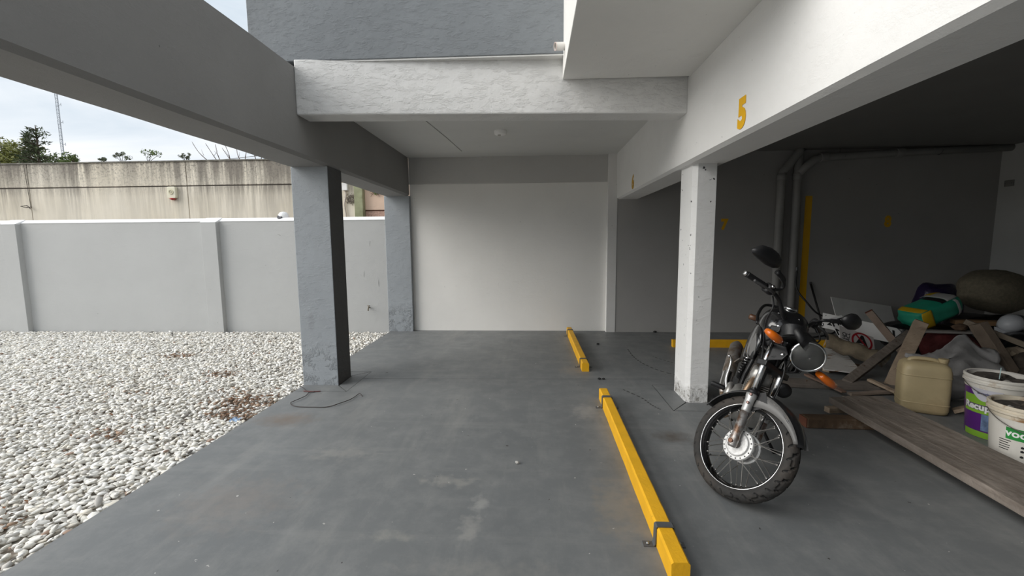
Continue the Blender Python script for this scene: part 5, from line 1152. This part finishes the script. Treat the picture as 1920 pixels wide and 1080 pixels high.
# ---------------------------------------------------------------- planting beyond the wall and the mast
def leaf_cloud(bm, c, r, n, size, shape='ball', droop=.0, rs=random):
    c = Vector(c)
    for _ in range(n):
        while True:
            d = Vector((rs.uniform(-1, 1), rs.uniform(-1, 1), rs.uniform(-1, 1)))
            if .15 < d.length < 1: break
        d = d.normalized()*(d.length**.5)
        p = c+Vector((d.x*r[0], d.y*r[1], d.z*r[2])); a = Vector((rs.gauss(0, 1), rs.gauss(0, 1), rs.gauss(0, .8)-droop)).normalized(); b = a.cross(Vector((rs.gauss(0, 1), rs.gauss(0, 1), rs.gauss(0, 1)))).normalized()
        l = size*rs.uniform(.6, 1.3); w = l*.38
        bm.faces.new([bm.verts.new(q) for q in (p-a*l, p-b*w, p+a*l, p+b*w)])
def build_plants():
    rs = random.Random(5)
    g1 = mat('olive_foliage', (.19, .20, .055), .7, var=.45, vscale=1.5); g2 = mat('dark_conifer_foliage', (.075, .10, .045), .75, var=.4, vscale=2); g3 = mat('green_foliage', (.13, .18, .055), .7, var=.4, vscale=2)
    bark = mat('bark', (.08, .06, .045), .9, bump=.4)
    def shrub(name, c, r, n, size, m, label, h, group='trees beyond the streaked wall'):
        t = empty(name, (c[0], c[1], -.3), label, 'tree', group); bm = BM()
        for k in range(14):
            o = Vector((rs.uniform(-.7, .7)*r[0], rs.uniform(-.7, .7)*r[1], rs.uniform(-.6, .75)*r[2])); leaf_cloud(bm, Vector((0, 0, c[2]+.3))+o, tuple(v*.45 for v in r), n//14, size, rs=rs)
        obj('crown', bm, m, t)
        bm = BM(); tube(bm, [(0, 0, 0), (.05, 0, h*.5), (0, 0, h)], [.12, .09, .05], 8)
        for k in range(5):
            a = rs.uniform(0, 6.28); tube(bm, [(0, 0, h*.7), (math.cos(a)*r[0]*.5, math.sin(a)*r[1]*.5, h+r[2]*.3)], [.04, .015], 6)
        obj('trunk', bm, bark, t, True)
    shrub('broadleaf_tree', (-20.95, 16.5, 4.55), (1.6, 1.1, 1.35), 5600, .075, g1, 'olive-green bushy tree at the far left beyond the streaked wall', 3.6)
    shrub('broadleaf_tree', (-17.85, 15.5, 4.15), (.55, .5, .75), 2200, .07, g3, 'small rounded green tree just left of the radio mast', 3.4)
    # conifer with tiered drooping sprays (two leaders)
    t = empty('conifer', (-16.22, 13.6, -.3), 'dark two-topped conifer rising above the streaked wall', 'tree', 'trees beyond the streaked wall')
    for (x0, y0, ztop, spread, zlow) in ((.0, 0, 5.42, 1.05, 3.5), (-.50, .15, 5.22, .75, 3.5)):
        bm = BM(); fo = BM(); tube(bm, [(x0*.3, y0*.3, 0), (x0, y0, zlow), (x0, y0, ztop+.25)], [.12, .07, .01], 8)
        z = zlow
        while z < ztop+.2:
            k = (ztop+.3-z)/(ztop+.3-zlow); L = spread*(.12+.62*k)
            for _ in range(5):
                a = rs.uniform(0, 6.28); e = Vector((x0+math.cos(a)*L, y0+math.sin(a)*L, z+.10*L+rs.uniform(-.05, .12))); s = Vector((x0, y0, z)); tube(bm, [s, s.lerp(e, .6)+Vector((0, 0, .04)), e], [.014, .009, .004], 4)
                for q in range(int(7+22*L)):
                    f = rs.uniform(.15, 1.05); p = s.lerp(e, f)+Vector((rs.gauss(0, .045), rs.gauss(0, .045), rs.gauss(0, .035))); dr = (e-s).normalized()*.6+Vector((rs.gauss(0, .5), rs.gauss(0, .5), rs.gauss(.15, .4))); dr.normalize(); b = dr.cross(Vector((rs.gauss(0, 1), rs.gauss(0, 1), 1))).normalized(); l = rs.uniform(.045, .085)
                    fo.faces.new([fo.verts.new(w) for w in (p-dr*l, p-b*l*.25, p+dr*l, p+b*l*.25)])
            z += .125
        obj('leader', bm, bark, t, True); obj('needle_sprays', fo, g2, t)
    # small weeds on the wall top
    for i, (x, s, lab) in enumerate(((-10.40, .20, 'small round weed on the wall top right of the mast'), (-9.78, .13, 'tiny weed on the wall top between two larger weeds'), (-8.95, .26, 'grey-green weed tuft on the wall top left of the leafy one'), (-8.35, .34, 'leafy green weed leaning on the wall top above the siren'), (-7.6, .2, 'dry pale weed on the wall top above the panel joint'))):
        x = [-10.65, -9.93, -9.46, -8.83, -7.95][i]
        t = empty('wall_weed', (x, 9.62, 3.34), lab, 'weed', 'weeds on the wall top'); bm = BM(); st = BM()
        for _ in range(6):
            e = Vector((rs.uniform(-.5, .9)*s, rs.uniform(-.3, .3)*s, s*rs.uniform(.5, 1.))); tube(st, [(0, 0, -.005), e*.6, e], [.006, .004, .002], 4); leaf_cloud(bm, e*.85, (s*.2, s*.2, s*.18), 26, .028, rs=rs)
        obj('stems', st, bark, t); obj('leaves', bm, g3 if i in (3, 0) else mat('grey_green_leaf', (.14, .16, .10), .8, var=.3), t)
    # bare twigs and a wire above the wall
    t = empty('bare_shrub', (-7.0, 9.68, 3.34), 'leafless grey twigs sticking up behind the wall top', 'shrub'); bm = BM()
    for x, dx, h in ((-.42, -.40, .46), (-.22, -.28, .42), (-.15, -.12, .40), (.08, -.10, .40), (.12, -.20, .30), (.32, -.10, .34), (.42, .04, .30), (.70, -.10, .34), (.80, .03, .28), (1.15, 0, .30), (1.3, .05, .34)):
        tube(bm, spline([(x, 0, -.01), (x+dx*.55, rs.uniform(-.05, .05), h*.45), (x+dx, rs.uniform(-.05, .05), h)], 4), [.009]*4+[.006]*4+[.003], 5)
        tube(bm, [(x+dx*.3, 0, h*.3), (x+dx*.3+rs.uniform(-.12, .12), 0, h*.6)], [.005, .002], 4)
    obj('twigs', bm, mat('grey_twig', (.16, .13, .12), .9), t)
    bm = BM(); tube(bm, spline([(-.45, .02, .02), (.2, .02, .07), (.9, .02, .13), (1.5, .02, .16)], 5), .007, 5); obj('wire', bm, mat('grey_wire', (.2, .2, .2), .6), t)
    # creepers on the far walls
    t = empty('wall_creeper', (-3.52, 9.56, 2.62), 'small green creeper with thin stems on the peach wall', 'creeper'); bm = BM(); lf = BM()
    for k in range(12):
        a = rs.uniform(0, 6.28); e = Vector((math.cos(a)*rs.uniform(.12, .26), -.012, math.sin(a)*rs.uniform(.1, .24)+.04)); tube(bm, [(0, -.01, 0), e*.5+Vector((rs.uniform(-.03, .03), -.012, rs.uniform(-.03, .03))), e], [.005, .004, .002], 4)
    leaf_cloud(lf, (.02, -.04, -.01), (.06, .03, .09), 60, .032, rs=rs); obj('stems', bm, mat('brown_stem', (.16, .08, .05), .9), t); obj('leaves', lf, g3, t)
    t = empty('dry_creeper', (-4.05, 9.495, 2.42), 'dry grey creeper clump on the cream wall near the meter box', 'creeper'); bm = BM()
    for k in range(46):
        a = rs.uniform(0, 6.28); s = Vector((rs.gauss(0, .05), -.02, rs.gauss(0, .05))); e = s+Vector((math.cos(a)*.09, rs.uniform(-.02, .0), math.sin(a)*.09)); tube(bm, [s, e], [.006, .003], 4)
    obj('stems', bm, mat('dry_grey_stem', (.20, .17, .14), .95), t)
    lf = BM(); leaf_cloud(lf, (0, -.03, 0), (.10, .02, .09), 60, .02, rs=rs); obj('dead_leaves', lf, mat('dead_leaf', (.28, .24, .19), .95), t)
    # radio mast
    m = mat('hazy_mast_steel', (.42, .45, .50), .6, var=.05); t = empty('radio_mast', (-101.7, 90, -.3), 'slender lattice radio mast far beyond the wall', 'radio mast'); bm = BM(); w = .26; H = 46; lv = 60
    leg = [Vector((w*math.cos(a), w*math.sin(a), 0)) for a in (0, 2.094, 4.189)]
    for p in leg: tube(bm, [p, p+Vector((0, 0, H))], .05, 5)
    obj('legs', bm, m, t); bm = BM()
    for k in range(lv):
        z0, z1 = H*k/lv, H*(k+1)/lv
        for i in range(3): a, b = leg[i], leg[(i+1) % 3]; tube(bm, [a+Vector((0, 0, z0)), b+Vector((0, 0, z1))], .026, 4, cap=False); tube(bm, [a+Vector((0, 0, z1)), b+Vector((0, 0, z1))], .035, 4, cap=False)
    obj('lattice', bm, m, t)
    for z in (21.5, 23.4, 28.0, 31.6, 41):
        bm = BM(); tube(bm, [(0, 0, z), (1.0, -.2, z+.1)], .05, 5); tube(bm, [(1.0, -.2, z-.2), (1.0, -.2, z+.4)], .05, 6); obj('antenna', bm, m, t)
build_plants()
